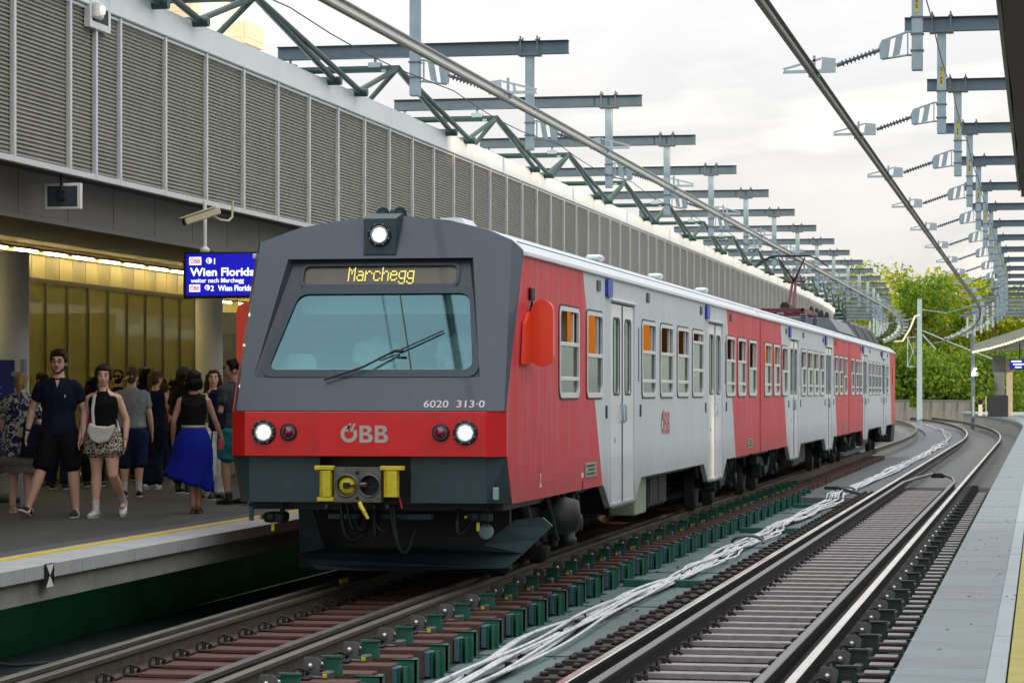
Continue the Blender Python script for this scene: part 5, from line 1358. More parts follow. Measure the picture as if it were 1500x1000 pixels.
def pattern(name, ca, cb, scale, thr, kind='vor'):
    m = mat(name, ca, .88, 0, .1, 10); t = m.node_tree; b = t.nodes['Principled BSDF']; src = b.inputs['Base Color'].links[0].from_socket
    co = t.nodes.new('ShaderNodeTexCoord')
    if kind == 'vor':
        v = t.nodes.new('ShaderNodeTexVoronoi'); v.feature = 'DISTANCE_TO_EDGE'; v.inputs['Scale'].default_value = scale; v.inputs['Randomness'].default_value = 1; o_ = v.outputs['Distance']
    else:
        v = t.nodes.new('ShaderNodeTexNoise'); v.inputs['Scale'].default_value = scale; v.inputs['Detail'].default_value = 1; v.inputs['Distortion'].default_value = 1.6; o_ = v.outputs['Fac']
    t.links.new(co.outputs['Object'], v.inputs['Vector'])
    r = t.nodes.new('ShaderNodeMapRange'); r.inputs['From Min'].default_value = thr; r.inputs['From Max'].default_value = thr+.012; t.links.new(o_, r.inputs['Value'])
    mi = t.nodes.new('ShaderNodeMix'); mi.data_type = 'RGBA'; mi.inputs['A'].default_value = (*cb, 1); t.links.new(r.outputs[0], mi.inputs['Factor']); t.links.new(src, mi.inputs['B']); t.links.new(mi.outputs['Result'], b.inputs['Base Color'])
    return m
leop = pattern('leopard_print', (.012,.010,.009), (.50,.43,.34), 30, .13)
pais = pattern('paisley_print', (.010,.016,.07), (.42,.40,.32), 13, .47, 'noise')
J0 = dict(sh=.185, hip=.088, eL=(.245,.02,1.13), wL=(.27,-.05,.88), eR=(-.245,.02,1.13), wR=(-.27,-.05,.88), kL=(.095,-.02,.50), aL=(.10,.02,.09), kR=(-.095,-.02,.50), aR=(-.10,.02,.09), head=(0,-.012,1.64), hyaw=0, htilt=0, chest=1.0, lean=0)
def person(label, x, y, yaw, H=1.75, pose={}, skin=skinA, vox=.009, female=False, hair='brown', hairstyle='short', clothes=(), shoes=None, group=None, face=True, footyaw=(0,0), footpitch=(0,0), extras=(), z=.5365, fat=1.0, socks=None):
    p = dict(J0)
    if not pose:
        jr = np.random.RandomState(int(abs(x*1000)) % 9999); j = lambda a: jr.uniform(-a, a)
        pose = dict(eL=(.235+j(.02),.02+j(.06),1.13), wL=(.22+j(.07),-.12+j(.14),.92+jr.rand()*.2), eR=(-.235+j(.02),.02+j(.06),1.13), wR=(-.22+j(.07),-.12+j(.14),.92+jr.rand()*.2), kL=(.10,-.02+j(.05),.50), aL=(.11+j(.03),.02+j(.12),.09), kR=(-.10,-.02+j(.05),.50), aR=(-.11+j(.03),.02+j(.12),.09), hyaw=j(.7), lean=j(.03))
    if female: p.update(sh=.162, eL=(.215,.02,1.13), wL=(.24,-.04,.89), eR=(-.215,.02,1.13), wR=(-.24,-.04,.89))
    p.update(pose); S = H/1.75
    t = thing('person', label, 'person', (x, y, z), group); t.rotation_euler = (0, 0, yaw)
    V = lambda q: Vector(q)*S
    F = fat; fw = .90 if female else 1.0
    def torso(b, inf=0, z0=.80, z1=1.60, nk=True):
        prof = [(.80,.150,.108),(.88,.168 if not female else .180,.122),(.96,.165 if not female else .178,.122),(1.05,.148 if not female else .140,.104),(1.12,.146 if not female else .128,.100),(1.22,.165*fw,.112),(1.32,.180*fw,.118 if not female else .122),(1.39,.178*fw,.100),(1.435,.140*fw,.080),(1.465,.075,.062),(1.50,.056*(.9 if female else 1.05),.058*(.9 if female else 1.05)),(1.56,.054*(.9 if female else 1.05),.058*(.9 if female else 1.05))]
        prof = [q for q in prof if z0 <= q[0] <= z1]
        etube(b, [V((0, p['lean']*(q[0]-.9), q[0])) for q in prof], [((q[1]*F+inf)*S, (q[2]*F+inf)*S) for q in prof], 18)
    def arm(b, s, inf=0, f0=0, f1=1.0):
        sh = Vector((s*(p['sh']-.01), p['lean']*.5, 1.40)); e = Vector(p['eL' if s > 0 else 'eR']); w_ = Vector(p['wL' if s > 0 else 'wR'])
        pts = [sh+Vector((-s*.04,0,.0)), sh+Vector((0,0,-.02)), sh.lerp(e,.45), e, e.lerp(w_,.35), w_]; r = [.050,.056,.046,.038,.040,.025]
        k = .90 if female else 1.0
        cum = [0, .08, .27, .55, .75, 1.0]
        P, R = [], []
        for i in range(len(pts)):
            if cum[i] <= f1: P.append(pts[i]); R.append(r[i])
            else:
                a = (f1-cum[i-1])/(cum[i]-cum[i-1]); P.append(pts[i-1].lerp(pts[i], a)); R.append(r[i-1]+(r[i]-r[i-1])*a); break
        if len(P) > 1: etube(b, [q*S for q in P], [((r_*k*F+inf)*S,)*2 for r_ in R], 12)
    def leg(b, s, inf=0, f1=1.0, flare=0):
        h = Vector((s*p['hip'], 0, .90)); kk = Vector(p['kL' if s > 0 else 'kR']); a_ = Vector(p['aL' if s > 0 else 'aR'])
        pts = [h, h.lerp(kk,.35), h.lerp(kk,.75), kk, kk.lerp(a_,.3), kk.lerp(a_,.7), a_]; r = [.092,.088,.066,.056,.058,.042,.036]; cum = [0,.18,.38,.5,.65,.85,1]
        P, R = [], []
        for i in range(len(pts)):
            if cum[i] <= f1: P.append(pts[i]); R.append(r[i]+flare*cum[i])
            else:
                q = (f1-cum[i-1])/(cum[i]-cum[i-1]); P.append(pts[i-1].lerp(pts[i], q)); R.append(r[i-1]+(r[i]-r[i-1])*q+flare*f1); break
        etube(b, [q*S for q in P], [((r_*F+inf)*S,)*2 for r_ in R], 14)
    def hand(b, s):
        e = Vector(p['eL' if s > 0 else 'eR']); w_ = Vector(p['wL' if s > 0 else 'wR']); d = (w_-e).normalized()
        fwd = Vector((0,-1,0)); fwd = (fwd-d*fwd.dot(d)).normalized(); sd = d.cross(fwd)*(1)
        k = .88 if female else 1.0
        etube(b, [(w_-d*.01)*S, (w_+d*.045*k)*S, (w_+d*.085*k)*S], [(.017*S,.024*S),(.016*S,.040*k*S),(.013*S,.038*k*S)], 10, side=sd)
        for q, L in enumerate((.066,.078,.072,.056)):
            o = w_+d*.082*k+fwd*(.030-.020*q)*k; cu = sd*(-s)*.0
            inw = Vector((-s,0,0))
            etube(b, [(o)*S, (o+d*L*.5*k+inw*.006)*S, (o+d*L*.95*k+inw*.022)*S], [(.0088*S,)*2,(.0082*S,)*2,(.007*S,)*2], 7, side=sd)
        o = w_+d*.03*k+fwd*.030*k
        etube(b, [o*S, (o+d*.03*k+fwd*.018*k)*S, (o+d*.062*k+fwd*.022*k)*S], [(.012*S,)*2,(.0105*S,)*2,(.008*S,)*2], 7, side=sd)
    hc = Vector(p['head']); hy = p['hyaw']
    RH = Matrix.Translation(hc) @ Matrix.Rotation(hy, 4, 'Z') @ Matrix.Rotation(p['htilt'], 4, 'X') @ Matrix.Diagonal((1.10,1.10,1.07,1))
    def hp(q): return (RH @ Vector(q))*S
    def hsph(b, c_, r, n=14, m=10):
        q = MB().sphere((0,0,0), r, n, m); b.add([hp((v[0]+c_[0], v[1]+c_[1], v[2]+c_[2])) for v in q.v], q.f, 0, True)
    body = MB(); torso(body)
    for s in (1, -1): arm(body, s); leg(body, s); hand(body, s); etube(body, [V(p['aL' if s>0 else 'aR']), V(p['aL' if s>0 else 'aR'])+Vector((0,-.03,-.03))*S, V(p['aL' if s>0 else 'aR'])+Vector((0,-.10,-.055))*S], [(.03*S,.03*S),(.035*S,.03*S),(.03*S,.018*S)], 10)
    etube(body, [V((0,p['lean']*.6,1.50)), hc*S-Vector((0,0,.07))*S], [(.056*S*(.88 if female else 1.05),)*2, (.054*S*(.88 if female else 1.05),)*2], 12)
    hw = .94 if female else 1.0
    hsph(body, (0,.012,.015), (.075*hw,.094,.100)); hsph(body, (0,-.022,-.035), (.060*hw,.070,.072)); hsph(body, (0,-.048,-.082), (.034,.036,.030)); hsph(body, (0,-.055,.005), (.060*hw,.035,.050))
    for s in (1,-1): hsph(body, (s*.076*hw,.012,-.005), (.010,.020,.032), 8, 6); hsph(body, (s*.035,-.066,-.028), (.022,.018,.022), 8, 6)
    hsph(body, (0,-.096,-.022), (.014,.020,.017), 8, 6); hsph(body, (0,-.088,.005), (.009,.016,.026), 8, 6); hsph(body, (0,-.084,-.058), (.022,.012,.012), 8, 6)
    fuse(body, 'body', skin, t, vox*S, 2)
    if face:
        for s in (1,-1):
            b = MB(); hsph(b, (s*.031,-.0895,.010), (.0145,.0065,.0062), 10, 6); b.build('eye', eye_w, t, local=True)
            b = MB(); hsph(b, (s*.031,-.0945,.010), (.0085,.0045,.0062), 8, 5); b.build('iris', black_m, t, local=True)
            b = MB(); etube(b, [hp((s*.016,-.094,.030)), hp((s*.034,-.095,.035)), hp((s*.052,-.084,.029))], [(.0065*S,.005*S)]*3, 6, side=Vector((0,0,1))); b.build('eyebrow', HAIR[hair], t, local=True)
        b = MB(); hsph(b, (0,-.0945,-.056), (.022,.006,.005), 10, 6); hsph(b, (0,-.093,-.063), (.018,.006,.0055), 10, 6); b.build('lips', lip_m, t, local=True)
    # hair
    hb = MB()
    if hairstyle != 'none':
        cap = 1.0
        if hairstyle == 'short': 
            for q in range(5): hsph(hb, (0,.020+.004*q,.035+.008*q), (.082*hw,.090-.004*q,.080-.002*q))
            hsph(hb, (.02,-.035,.088), (.055,.045,.030)); hsph(hb, (-.03,-.02,.085), (.05,.05,.032)); hsph(hb, (0,.075,-.03), (.060,.030,.055))
            for s in (1,-1): hsph(hb, (s*.073,.005,.02), (.010,.022,.045), 8, 6)
        else:
            hsph(hb, (0,.026,.030), (.084*hw,.092,.086)); hsph(hb, (0,.03,-.01), (.082*hw,.078,.095)); hsph(hb, (0,-.03,.078), (.055,.045,.028))
        for s in (1,-1): hsph(hb, (s*.070*hw,.0,.035), (.016,.045,.050), 10, 8)
        hsph(hb, (0,-.058,.082), (.050,.026,.022), 12, 8)
        if hairstyle == 'pony':
            etube(hb, [hp((0,.10,.04)), hp((0,.135,.02)), hp((.0,.13,-.08)), hp((.01,.115,-.20))], [(.022*S,.022*S),(.032*S,.028*S),(.036*S,.025*S),(.012*S,.012*S)], 10)
        if hairstyle == 'long':
            etube(hb, [hp((0,.055,.0)), hp((0,.075,-.10)), hp((0,.085,-.22)), hp((0,.085,-.34))], [(.088*S,.05*S),(.10*S,.042*S),(.105*S,.036*S),(.07*S,.02*S)], 14)
            for s in (1,-1): etube(hb, [hp((s*.070,.0,.04)), hp((s*.086,.01,-.06)), hp((s*.10,.02,-.18)), hp((s*.10,.03,-.28))], [(.022*S,.035*S),(.024*S,.035*S),(.026*S,.03*S),(.012*S,.012*S)], 10)
        if hairstyle == 'bob':
            hsph(hb, (0,.045,-.02), (.100,.092,.115)); hsph(hb, (.06,.03,-.06), (.05,.06,.06)); hsph(hb, (-.06,.03,-.06), (.05,.06,.06)); hsph(hb, (0,.07,.05), (.085,.07,.06))
        if hairstyle == 'tied':
            hsph(hb, (0,.105,.0), (.04,.035,.04)); hsph(hb, (0,.02,.06), (.090,.085,.070))
            for s in (1,-1): hsph(hb, (s*.076,.012,.01), (.020,.050,.062), 10, 8)
        fuse(hb, 'hair', HAIR[hair], t, .008*S if vox < .01 else .012*S, 1, disp=.024)
    # clothes
    for c_ in clothes:
        k = c_[0]; b = MB(); m = c_[1]; a = c_[2] if len(c_) > 2 else {}
        if k == 'shirt':
            torso(b, .016+a.get('loose', 0), a.get('hem', .90), a.get('neck', 1.47))
            for s in (1,-1):
                if a.get('sleeve', .30) > 0: arm(b, s, .016+a.get('sl', .006), 0, a.get('sleeve', .30))
            fuse(b, a.get('name', 'shirt'), m, t, vox*S, 2, disp=.032)
        elif k == 'top':
            torso(b, .010+a.get('loose', 0), a.get('hem', 1.0), a.get('neck', 1.40)); fuse(b, a.get('name', 'top'), m, t, vox*S, 2, disp=.005)
            st = MB()
            for s in (1,-1):
                if a.get('halter'): etube(st, [V((0,-.080,1.34)), V((0,-.082,1.40)), V((0,-.070,1.455))], [(.150*S,.030*S),(.100*S,.022*S),(.062*S,.016*S)], 16); etube(st, [V((s*.10,-.105,1.36)), V((s*.055,-.085,1.44)), V((s*.045,-.03,1.50))], [(.03*S,.008*S),(.014*S,.007*S),(.008*S,.006*S)], 8)
                else:
                    w0 = a.get('strap', .028)
                    etube(st, [V((s*.105,-.112,1.34)), V((s*.110,-.075,1.42)), V((s*.112,.0,1.452)), V((s*.108,.075,1.41)), V((s*.10,.11,1.33))], [(w0*S,.010*S)]*5, 8)
            fuse(st, 'strap', m, t, .006, 1)
        elif k in ('shorts', 'trousers'):
            torso(b, .014, .80, a.get('waist', 1.04))
            for s in (1,-1): leg(b, s, .016+a.get('loose', 0), a.get('len', .45), a.get('flare', 0))
            fuse(b, k, m, t, vox*S, 2, disp=.034)
        elif k == 'skirt':
            zt_, zb_ = a.get('top', 1.03), a['bot']; w0, w1 = a.get('w0', .15), a.get('w1', .24); nf_ = a.get('folds', 9); am = a.get('amp', .05); n = 110; R_ = 14
            sl = a.get('slope', 0); sx_ = a.get('shift', (0, 0))
            vs = []
            for i in range(R_+1):
                f_ = i/R_; zz = zt_+(zb_-zt_)*f_
                hipb = .030*math.sin(PI*min(1, f_*1.6))
                for j in range(n):
                    th_ = 2*PI*j/n; rr = w0+(w1-w0)*f_**a.get('pow', .9)+hipb; fo = 1+am*f_*(math.sin(nf_*th_+1.3*f_+.7*math.sin(2*th_))+.5*math.sin((nf_*2-3)*th_+2)+.25*math.sin(nf_*3.3*th_+4*f_))
                    vs.append(((rr*fo*math.cos(th_)+sx_[0]*f_*f_)*S, (rr*fo*.74*math.sin(th_)+sx_[1]*f_*f_)*S, (zz+sl*f_*math.cos(th_)+.010*f_*math.sin(nf_*th_))*S))
            fs = [(i*n+j, i*n+(j+1) % n, (i+1)*n+(j+1) % n, (i+1)*n+j) for i in range(R_) for j in range(n)]
            b.add(vs, fs, 0, True); o = b.build(a.get('name', 'skirt'), m, t, local=True)
            sm_ = o.modifiers.new('t', 'SOLIDIFY'); sm_.thickness = .006
    # shoes
    if shoes:
        for s, fy, fp in ((1, footyaw[0], footpitch[0]), (-1, footyaw[1], footpitch[1])):
            a_ = V(p['aL' if s > 0 else 'aR']); RM = Matrix.Translation(a_) @ Matrix.Rotation(fy, 4, 'Z') @ Matrix.Rotation(fp, 4, 'X')
            def q(pt): return RM @ (Vector(pt)*S)
            b = MB(); sd2 = RM.to_3x3() @ Vector((1,0,0))
            if shoes[0] != 'sandal':
                etube(b, [q((0,.055,-.045)), q((0,.02,-.035)), q((0,-.05,-.042)), q((0,-.12,-.052)), q((0,-.17,-.060))], [(.034*S,.040*S),(.040*S,.046*S),(.043*S,.036*S),(.046*S,.028*S),(.034*S,.018*S)], 12, side=sd2)
                if shoes[0] == 'high': etube(b, [q((0,.02,-.03)), q((0,.015,.05))], [(.045*S,.05*S),(.047*S,.05*S)], 12, side=sd2)
                sh_o = fuse(b, 'shoe', shoes[1], t, .007, 2)
                b = MB(); n = 20; out_ = []
                for j in range(n):
                    an = 2*PI*j/n; out_.append((.047*math.cos(an)*(1 if math.sin(an) < 0 else .85), -.062+.132*math.sin(an)*-1*-1))
                vs = [q((u_, w__, -.072)) for u_, w__ in out_]+[q((u_, w__, -.090)) for u_, w__ in out_]
                b.add(vs, [tuple(range(n)), tuple(range(n, 2*n))[::-1]]+[(i, (i+1) % n, n+(i+1) % n, n+i) for i in range(n)]); 
                o = b.build('sole', shoes[2], None); o.parent = sh_o
                if len(shoes) > 3:
                    b = MB()
                    for w__ in (-.03,-.055,-.08): etube(b, [q((s*.047,w__,-.066)), q((s*.046,w__-.012,-.035)), q((s*.030,w__-.02,-.008))], [(.004,.007)]*3, 6)
                    o = b.build('stripe', shoes[3], None); o.parent = sh_o
            else:
                n = 16; b = MB(); vs = [q((.040*math.cos(2*PI*j/n), -.055+.125*math.sin(2*PI*j/n), -.080)) for j in range(n)]+[q((.040*math.cos(2*PI*j/n), -.055+.125*math.sin(2*PI*j/n), -.090)) for j in range(n)]
                b.add(vs, [tuple(range(n)), tuple(range(n, 2*n))[::-1]]+[(i, (i+1) % n, n+(i+1) % n, n+i) for i in range(n)])
                for w__ in (-.02,-.09): b.tube([q((.040,w__,-.078)), q((.03,w__,-.045)), q((0,w__,-.032)), q((-.03,w__,-.045)), q((-.040,w__,-.078))], .006, 6)
                b.build('sandal', shoes[1], t, local=True)
            if socks: 
                b = MB(); kk = V(p['kL' if s > 0 else 'kR']); up = (kk-a_).normalized()
                etube(b, [a_-up*.02, a_+up*.04, a_+up*.115*S], [(.042*S,.046*S),(.041*S,.043*S),(.046*S,.048*S)], 12, cap=False); b.build('sock', socks, t, local=True)
    for e_ in extras: e_(t, S, p, V, hp)
    return t
def PX(u, v): 
    d = 3960*1.4/(v-575); r = d*(u-750)/3960; return r*.98138-d*.19206, r*.19206+d*.98138
YC_ = math.atan(775/3960)     # yaw that makes a figure face the camera
def strap(pts, r, m, name='bag_strap'):
    def f(t, S, p, V, hp): b = MB(); etube(b, [V(q) for q in pts], [r]*len(pts), 8); b.build(name, m, t, local=True)
    return f
# -- the couple in front
def glasses(t, S, p, V, hp):
    b = MB()
    for s in (1,-1):
        b.tube([hp((s*.031+.022*math.cos(a), -.103, .008+.017*math.sin(a))) for a in np.linspace(0, 2*PI, 15)], .0022, 5)
        b.tube([hp((s*.053,-.103,.012)), hp((s*.078,-.02,.012))], .002, 5)
    b.tube([hp((-.009,-.103,.012)), hp((.009,-.103,.012))], .002, 5); b.build('glasses', black_m, t, local=True)
def beard(t, S, p, V, hp):
    b = MB()
    for c_, r in (((0,-.045,-.088),(.036,.036,.026)), ((.030,-.035,-.070),(.022,.030,.030)), ((-.030,-.035,-.070),(.022,.030,.030)), ((.055,-.012,-.045),(.012,.025,.035)), ((-.055,-.012,-.045),(.012,.025,.035)), ((0,-.090,-.044),(.025,.008,.005))):
        q = MB().sphere((0,0,0), r, 12, 8); b.add([hp((v[0]+c_[0], v[1]+c_[1], v[2]+c_[2])) for v in q.v], q.f, 0, True)
    fuse(b, 'beard', HAIR['brown'], t, .006, 1)
def watch(side):
    def f(t, S, p, V, hp):
        e, w_ = Vector(p['e'+side]), Vector(p['w'+side]); d = (w_-e).normalized(); b = MB(); b.tube([V(w_-d*.035), V(w_-d*.012)], .032*S, 12); b.build('watch', black_m, t, local=True)
    return f
def polo(t, S, p, V, hp):
    b = MB(); b.tube([V((.055*math.cos(a)*1.15, -.01-.062*math.sin(a), 1.475-.02*math.sin(a))) for a in np.linspace(-.3, PI+.3, 12)], .014*S, 6); b.build('collar', navy, t, local=True)
    b = MB(); b.box(.075*S,.088*S,-.150*S,-.142*S,1.27*S,1.30*S,.002); b.build('chest_mark', whitec, t, local=True)
    b = MB(); b.add([V((-.022,-.118,1.455)), V((.022,-.118,1.455)), V((.0,-.142,1.375))], [(0,1,2)]); b.build('neck_opening', skinA, t, local=True)
mx_, my_ = PX(86, 757)
person('tall bearded man with glasses in navy polo and black shorts holding a hand', mx_, my_, YC_+.05, 1.86,
    dict(eL=(.27,.03,1.13), wL=(.265,-.06,.90), eR=(-.285,.05,1.14), wR=(-.33,.0,.90), kL=(.15,.0,.50), aL=(.175,.06,.085), kR=(-.17,-.10,.51), aR=(-.30,-.16,.115), hyaw=-.10), skinA, .0065, False, 'brown', 'short',
    [('shorts', black_c, dict(len=.47, loose=.022)), ('shirt', navy, dict(hem=.88, sleeve=.34, loose=.006, sl=.004, neck=1.46))], ('low', shoe_k, sole_w, sole_w), footyaw=(-.12,-.35), footpitch=(0,-.32), extras=[glasses, beard, watch('R'), polo], fat=1.04)
def sling(t, S, p, V, hp):
    b = MB(); etube(b, [V((-.085,-.125,1.40)), V((-.10,-.150,1.25)), V((-.085,-.165,1.05)), V((.0,-.19,.98))], [(.018*S,.005*S)]*4, 8); etube(b, [V((-.085,-.125,1.40)), V((-.06,.0,1.475)), V((.0,.10,1.36)), V((.13,.12,1.1)), V((.19,-.05,1.0))], [(.018*S,.005*S)]*5, 8); b.build('bag_strap', whitec, t, local=True)
def hoop(t, S, p, V, hp):
    b = MB()
    for s in (1,-1): b.sphere(hp((s*.074,.0,-.04)), .007, 6, 5)
    b.build('earring', bolt_m, t, local=True)
    e, w_ = Vector(p['eL']), Vector(p['wL']); d = (w_-e).normalized(); b = MB(); b.tube([V(w_-d*.03), V(w_-d*.024)], .030*S, 12); b.build('bracelet', brass_m, t, local=True)
wx, wy = PX(152, 757)
person('smiling woman in black halter top and leopard shorts with a white crossbody bag', wx, wy, YC_-.05, 1.70,
    dict(sh=.172, eL=(.262,.03,1.13), wL=(.26,-.03,.88), eR=(-.235,.05,1.13), wR=(-.262,-.08,.90), kL=(.12,-.07,.50), aL=(.175,.30,.165), kR=(-.085,.0,.50), aR=(-.085,-.04,.085), hyaw=.15, htilt=.08), skinA, .0065, True, 'brown', 'tied',
    [('shorts', leop, dict(len=.20, loose=.03, waist=1.06)), ('skirt', leop, dict(top=1.06, bot=.74, w0=.145, w1=.235, folds=8, amp=.05, name='flared_shorts')), ('top', black_c, dict(hem=1.03, neck=1.39, halter=1))], ('low', shoe_w, sole_w), footyaw=(.05,-.25), footpitch=(.55,0), extras=[sling, hoop], fat=1.07, socks=sock_m)
bag = MB(); P_ = [(-.13,.10),(-.155,.0),(-.10,-.10),(.0,-.135),(.10,-.10),(.155,.02),(.16,.10),(.08,.065),(-.05,.065)]
M_ = Matrix.Translation((wx+.035, wy-.20, .5365+.965)) @ Matrix.Rotation(YC_, 4, 'Z') @ Matrix.Rotation(.06, 4, 'Y')
bag.prism(P_, -.045, .035, 'y'); bag.v = [tuple(M_ @ Vector(v)) for v in bag.v]
o = bpy.data.objects.new('crossbody_bag', bag.mesh('crossbody_bag', whitec)); C.objects.link(o); bv = o.modifiers.new('b', 'BEVEL'); bv.width = .025; bv.segments = 3
tag(o, 'white crescent shaped crossbody bag hanging at the waist of the smiling woman', 'bag')
# -- woman in patterned dress
def shoulder_bag(t, S, p, V, hp):
    b = MB(); etube(b, [V((.15,-.05,1.44)), V((.17,.12,1.40)), V((.20,.15,1.15))], [(.022*S,.006*S)]*3, 8); etube(b, [V((.15,-.05,1.44)), V((.20,.05,1.3)), V((.24,.06,1.1))], [(.022*S,.006*S)]*3, 8); b.build('bag_handle', navy, t, local=True)
ax_, ay_ = PX(30, 750)
person('blond ponytailed woman seen from behind in navy and cream patterned tunic dress', ax_, ay_, YC_+PI-.15, 1.64,
    dict(eL=(.25,.0,1.13), wL=(.22,-.10,.92), eR=(-.24,.0,1.13), wR=(-.22,-.12,.93), hyaw=.2), skinA, .009, True, 'blond', 'pony',
    [('shirt', pais, dict(hem=.90, sleeve=.42, loose=.03, sl=.03, neck=1.46)), ('skirt', pais, dict(top=1.16, bot=.62, w0=.17, w1=.275, folds=7, amp=.03, name='dress')), ('skirt', pattern('hem_print', (.20,.17,.15), (.10,.08,.09), 60, .10), dict(top=.70, bot=.50, w0=.262, w1=.29, folds=7, amp=.03, name='dress_hem'))], ('sandal', shoe_w), face=False, fat=1.1)
bag = MB(); bag.prism([(-.15,-.22),(.15,-.22),(.13,.14),(-.10,.18)], -.06, .06, 'y'); M_ = Matrix.Translation((ax_+.20, ay_-.12, 1.42)) @ Matrix.Rotation(YC_+.2, 4, 'Z'); bag.v = [tuple(M_ @ Vector(v)) for v in bag.v]
o = bpy.data.objects.new('shoulder_bag', bag.mesh('shoulder_bag', navy)); C.objects.link(o); bv = o.modifiers.new('b', 'BEVEL'); bv.width = .03; bv.segments = 3; tag(o, 'large dark shoulder bag hanging on the patterned dress', 'bag')
# -- young man in grey shirt from behind
x, y = PX(193, 727)
person('person from behind with sandy hair in grey t-shirt and long navy shorts', x, y, YC_+PI+.05, 1.72, dict(eL=(.26,.0,1.12), wL=(.27,-.06,.90)), skinA, .010, False, 'sandy', 'short',
    [('shorts', denim, dict(len=.58, loose=.035)), ('shirt', greyt, dict(hem=.90, sleeve=.36, loose=.02, sl=.012))], ('low', shoe_k, sole_w), socks=sock_m, face=False, fat=1.08)
b = MB()
x, y = PX(228, 716)
person('woman from behind with fair tied hair in a sleeveless navy jumpsuit', x, y, YC_+PI-.1, 1.72, dict(kL=(.02,.0,.50), aL=(-.02,.0,.09), kR=(-.0,-.02,.5), aR=(.12,.1,.09), hyaw=-.5), skinA, .011, True, 'sandy', 'pony',
    [('trousers', navy, dict(len=.97, loose=.02, flare=.03)), ('top', navy, dict(hem=.96, neck=1.44, strap=.035))], ('low', shoe_w, sole_w), face=False)
# -- woman in the royal blue skirt
def belt(t, S, p, V, hp):
    b = MB(); b.lathe([(.152,1.045),(.155,1.06),(.152,1.08)], (0,0,0), 'z', 28); b.v = [(v[0]*S, v[1]*.76*S, v[2]*S) for v in b.v]; b.build('belt', plate_m, t, local=True)
    b = MB(); w_ = Vector(p['wL']); b.box((w_.x-.012)*S,(w_.x+.014)*S,(w_.y-.09)*S,(w_.y+.0)*S,(w_.z-.16)*S,(w_.z-.02)*S,.006)
def phone(t, S, p, V, hp):
    w_ = Vector(p['wR']); b = MB(); b.box((w_.x-.03)*S,(w_.x+.035)*S,(w_.y+.01)*S,(w_.y+.02)*S,(w_.z-.15)*S,(w_.z-.02)*S,.004); o = b.build('phone_case', mat('phone_red', (.5,.02,.06), .4), t, local=True)
x, y = PX(284, 751)
person('woman from behind with short black hair in black top and flowing royal blue skirt', x, y, YC_+PI+.05, 1.66, dict(sh=.168, eL=(.245,.02,1.13), wL=(.262,-.08,.90), eR=(-.255,-.04,1.14), wR=(-.33,-.12,.93), kL=(.02,.02,.5), aL=(-.0,.06,.09), kR=(-.06,-.02,.5), aR=(-.06,.0,.085)), skinB, .008, True, 'black', 'bob',
    [('top', black_c, dict(hem=1.03, neck=1.45, strap=.04)), ('skirt', royal, dict(top=1.06, bot=.36, w0=.142, w1=.30, folds=7, amp=.06, pow=.8, slope=.10, shift=(.06,.0)))], ('sandal', shoe_k), face=False, extras=[belt, phone])
x, y = PX(268, 722)
person('long haired person in black with a dark cap behind the blue skirt woman', x, y, YC_+PI-.5, 1.74, dict(), skinC, .012, True, 'black', 'long', [('trousers', black_c, dict(len=.9, loose=.03)), ('shirt', black_c, dict(hem=.9, loose=.02))], ('high', shoe_k, sole_w), face=False, socks=sock_m,
    extras=[lambda t, S, p, V, hp: (lambda b: (b.add([hp((v[0], v[1]+.02, v[2]+.05)) for v in MB().sphere((0,0,0), (.092,.105,.082), 16, 10).v], MB().sphere((0,0,0), (.092,.105,.082), 16, 10).f, 0, True), b.build('cap', dgrey, t, local=True)))(MB())])
# -- woman in green top looking back
def shades(t, S, p, V, hp):
    b = MB()
    for s in (1,-1): b.sphere(hp((s*.034,-.052,.098)), (.026,.022,.012), 10, 6)
    b.build('sunglasses', brass_m, t, local=True)
x, y = PX(312, 731)
person('long haired woman in green top and white trousers with sunglasses on her head looking back', x, y, YC_+.75, 1.70, dict(hyaw=-.65, eL=(.21,-.05,1.12), wL=(.10,-.22,1.05)), skinA, .008, True, 'long_brown', 'long',
    [('trousers', whitec, dict(len=.98, loose=.018, flare=.02)), ('top', greenc, dict(hem=.98, neck=1.37, strap=.010))], ('low', shoe_k, sole_w, sole_w), extras=[shades])
# -- man with backpack, partly behind the train
x, y = PX(343, 738)
person('man in grey shirt and teal shorts partly hidden by the train front', x, y, YC_+PI+.9, 1.80, dict(), skinB, .010, False, 'black', 'short',
    [('shorts', teal, dict(len=.42, loose=.03)), ('shirt', dgrey, dict(hem=.9, sleeve=.34, loose=.015, sl=.02))], ('high', shoe_k, shoe_k), face=False)
bp = MB(); bp.box(-.15,.15,-.09,.09,-.26,.26,.05); M_ = Matrix.Translation((x-.14, y-.13, 1.72)) @ Matrix.Rotation(YC_+.6, 4, 'Z'); bp.v = [tuple(M_ @ Vector(v)) for v in bp.v]
bpo = thing('backpack', 'navy backpack with a dangling strap on the man beside the train', 'backpack', (x-.14, y-.13, 1.72))
bp.build('pack', navy, bpo); b = MB(); b.tube([(x-.22,y-.2,1.5),(x-.24,y-.21,1.2),(x-.22,y-.2,1.05)], .010, 6); b.build('strap', black_c, bpo)
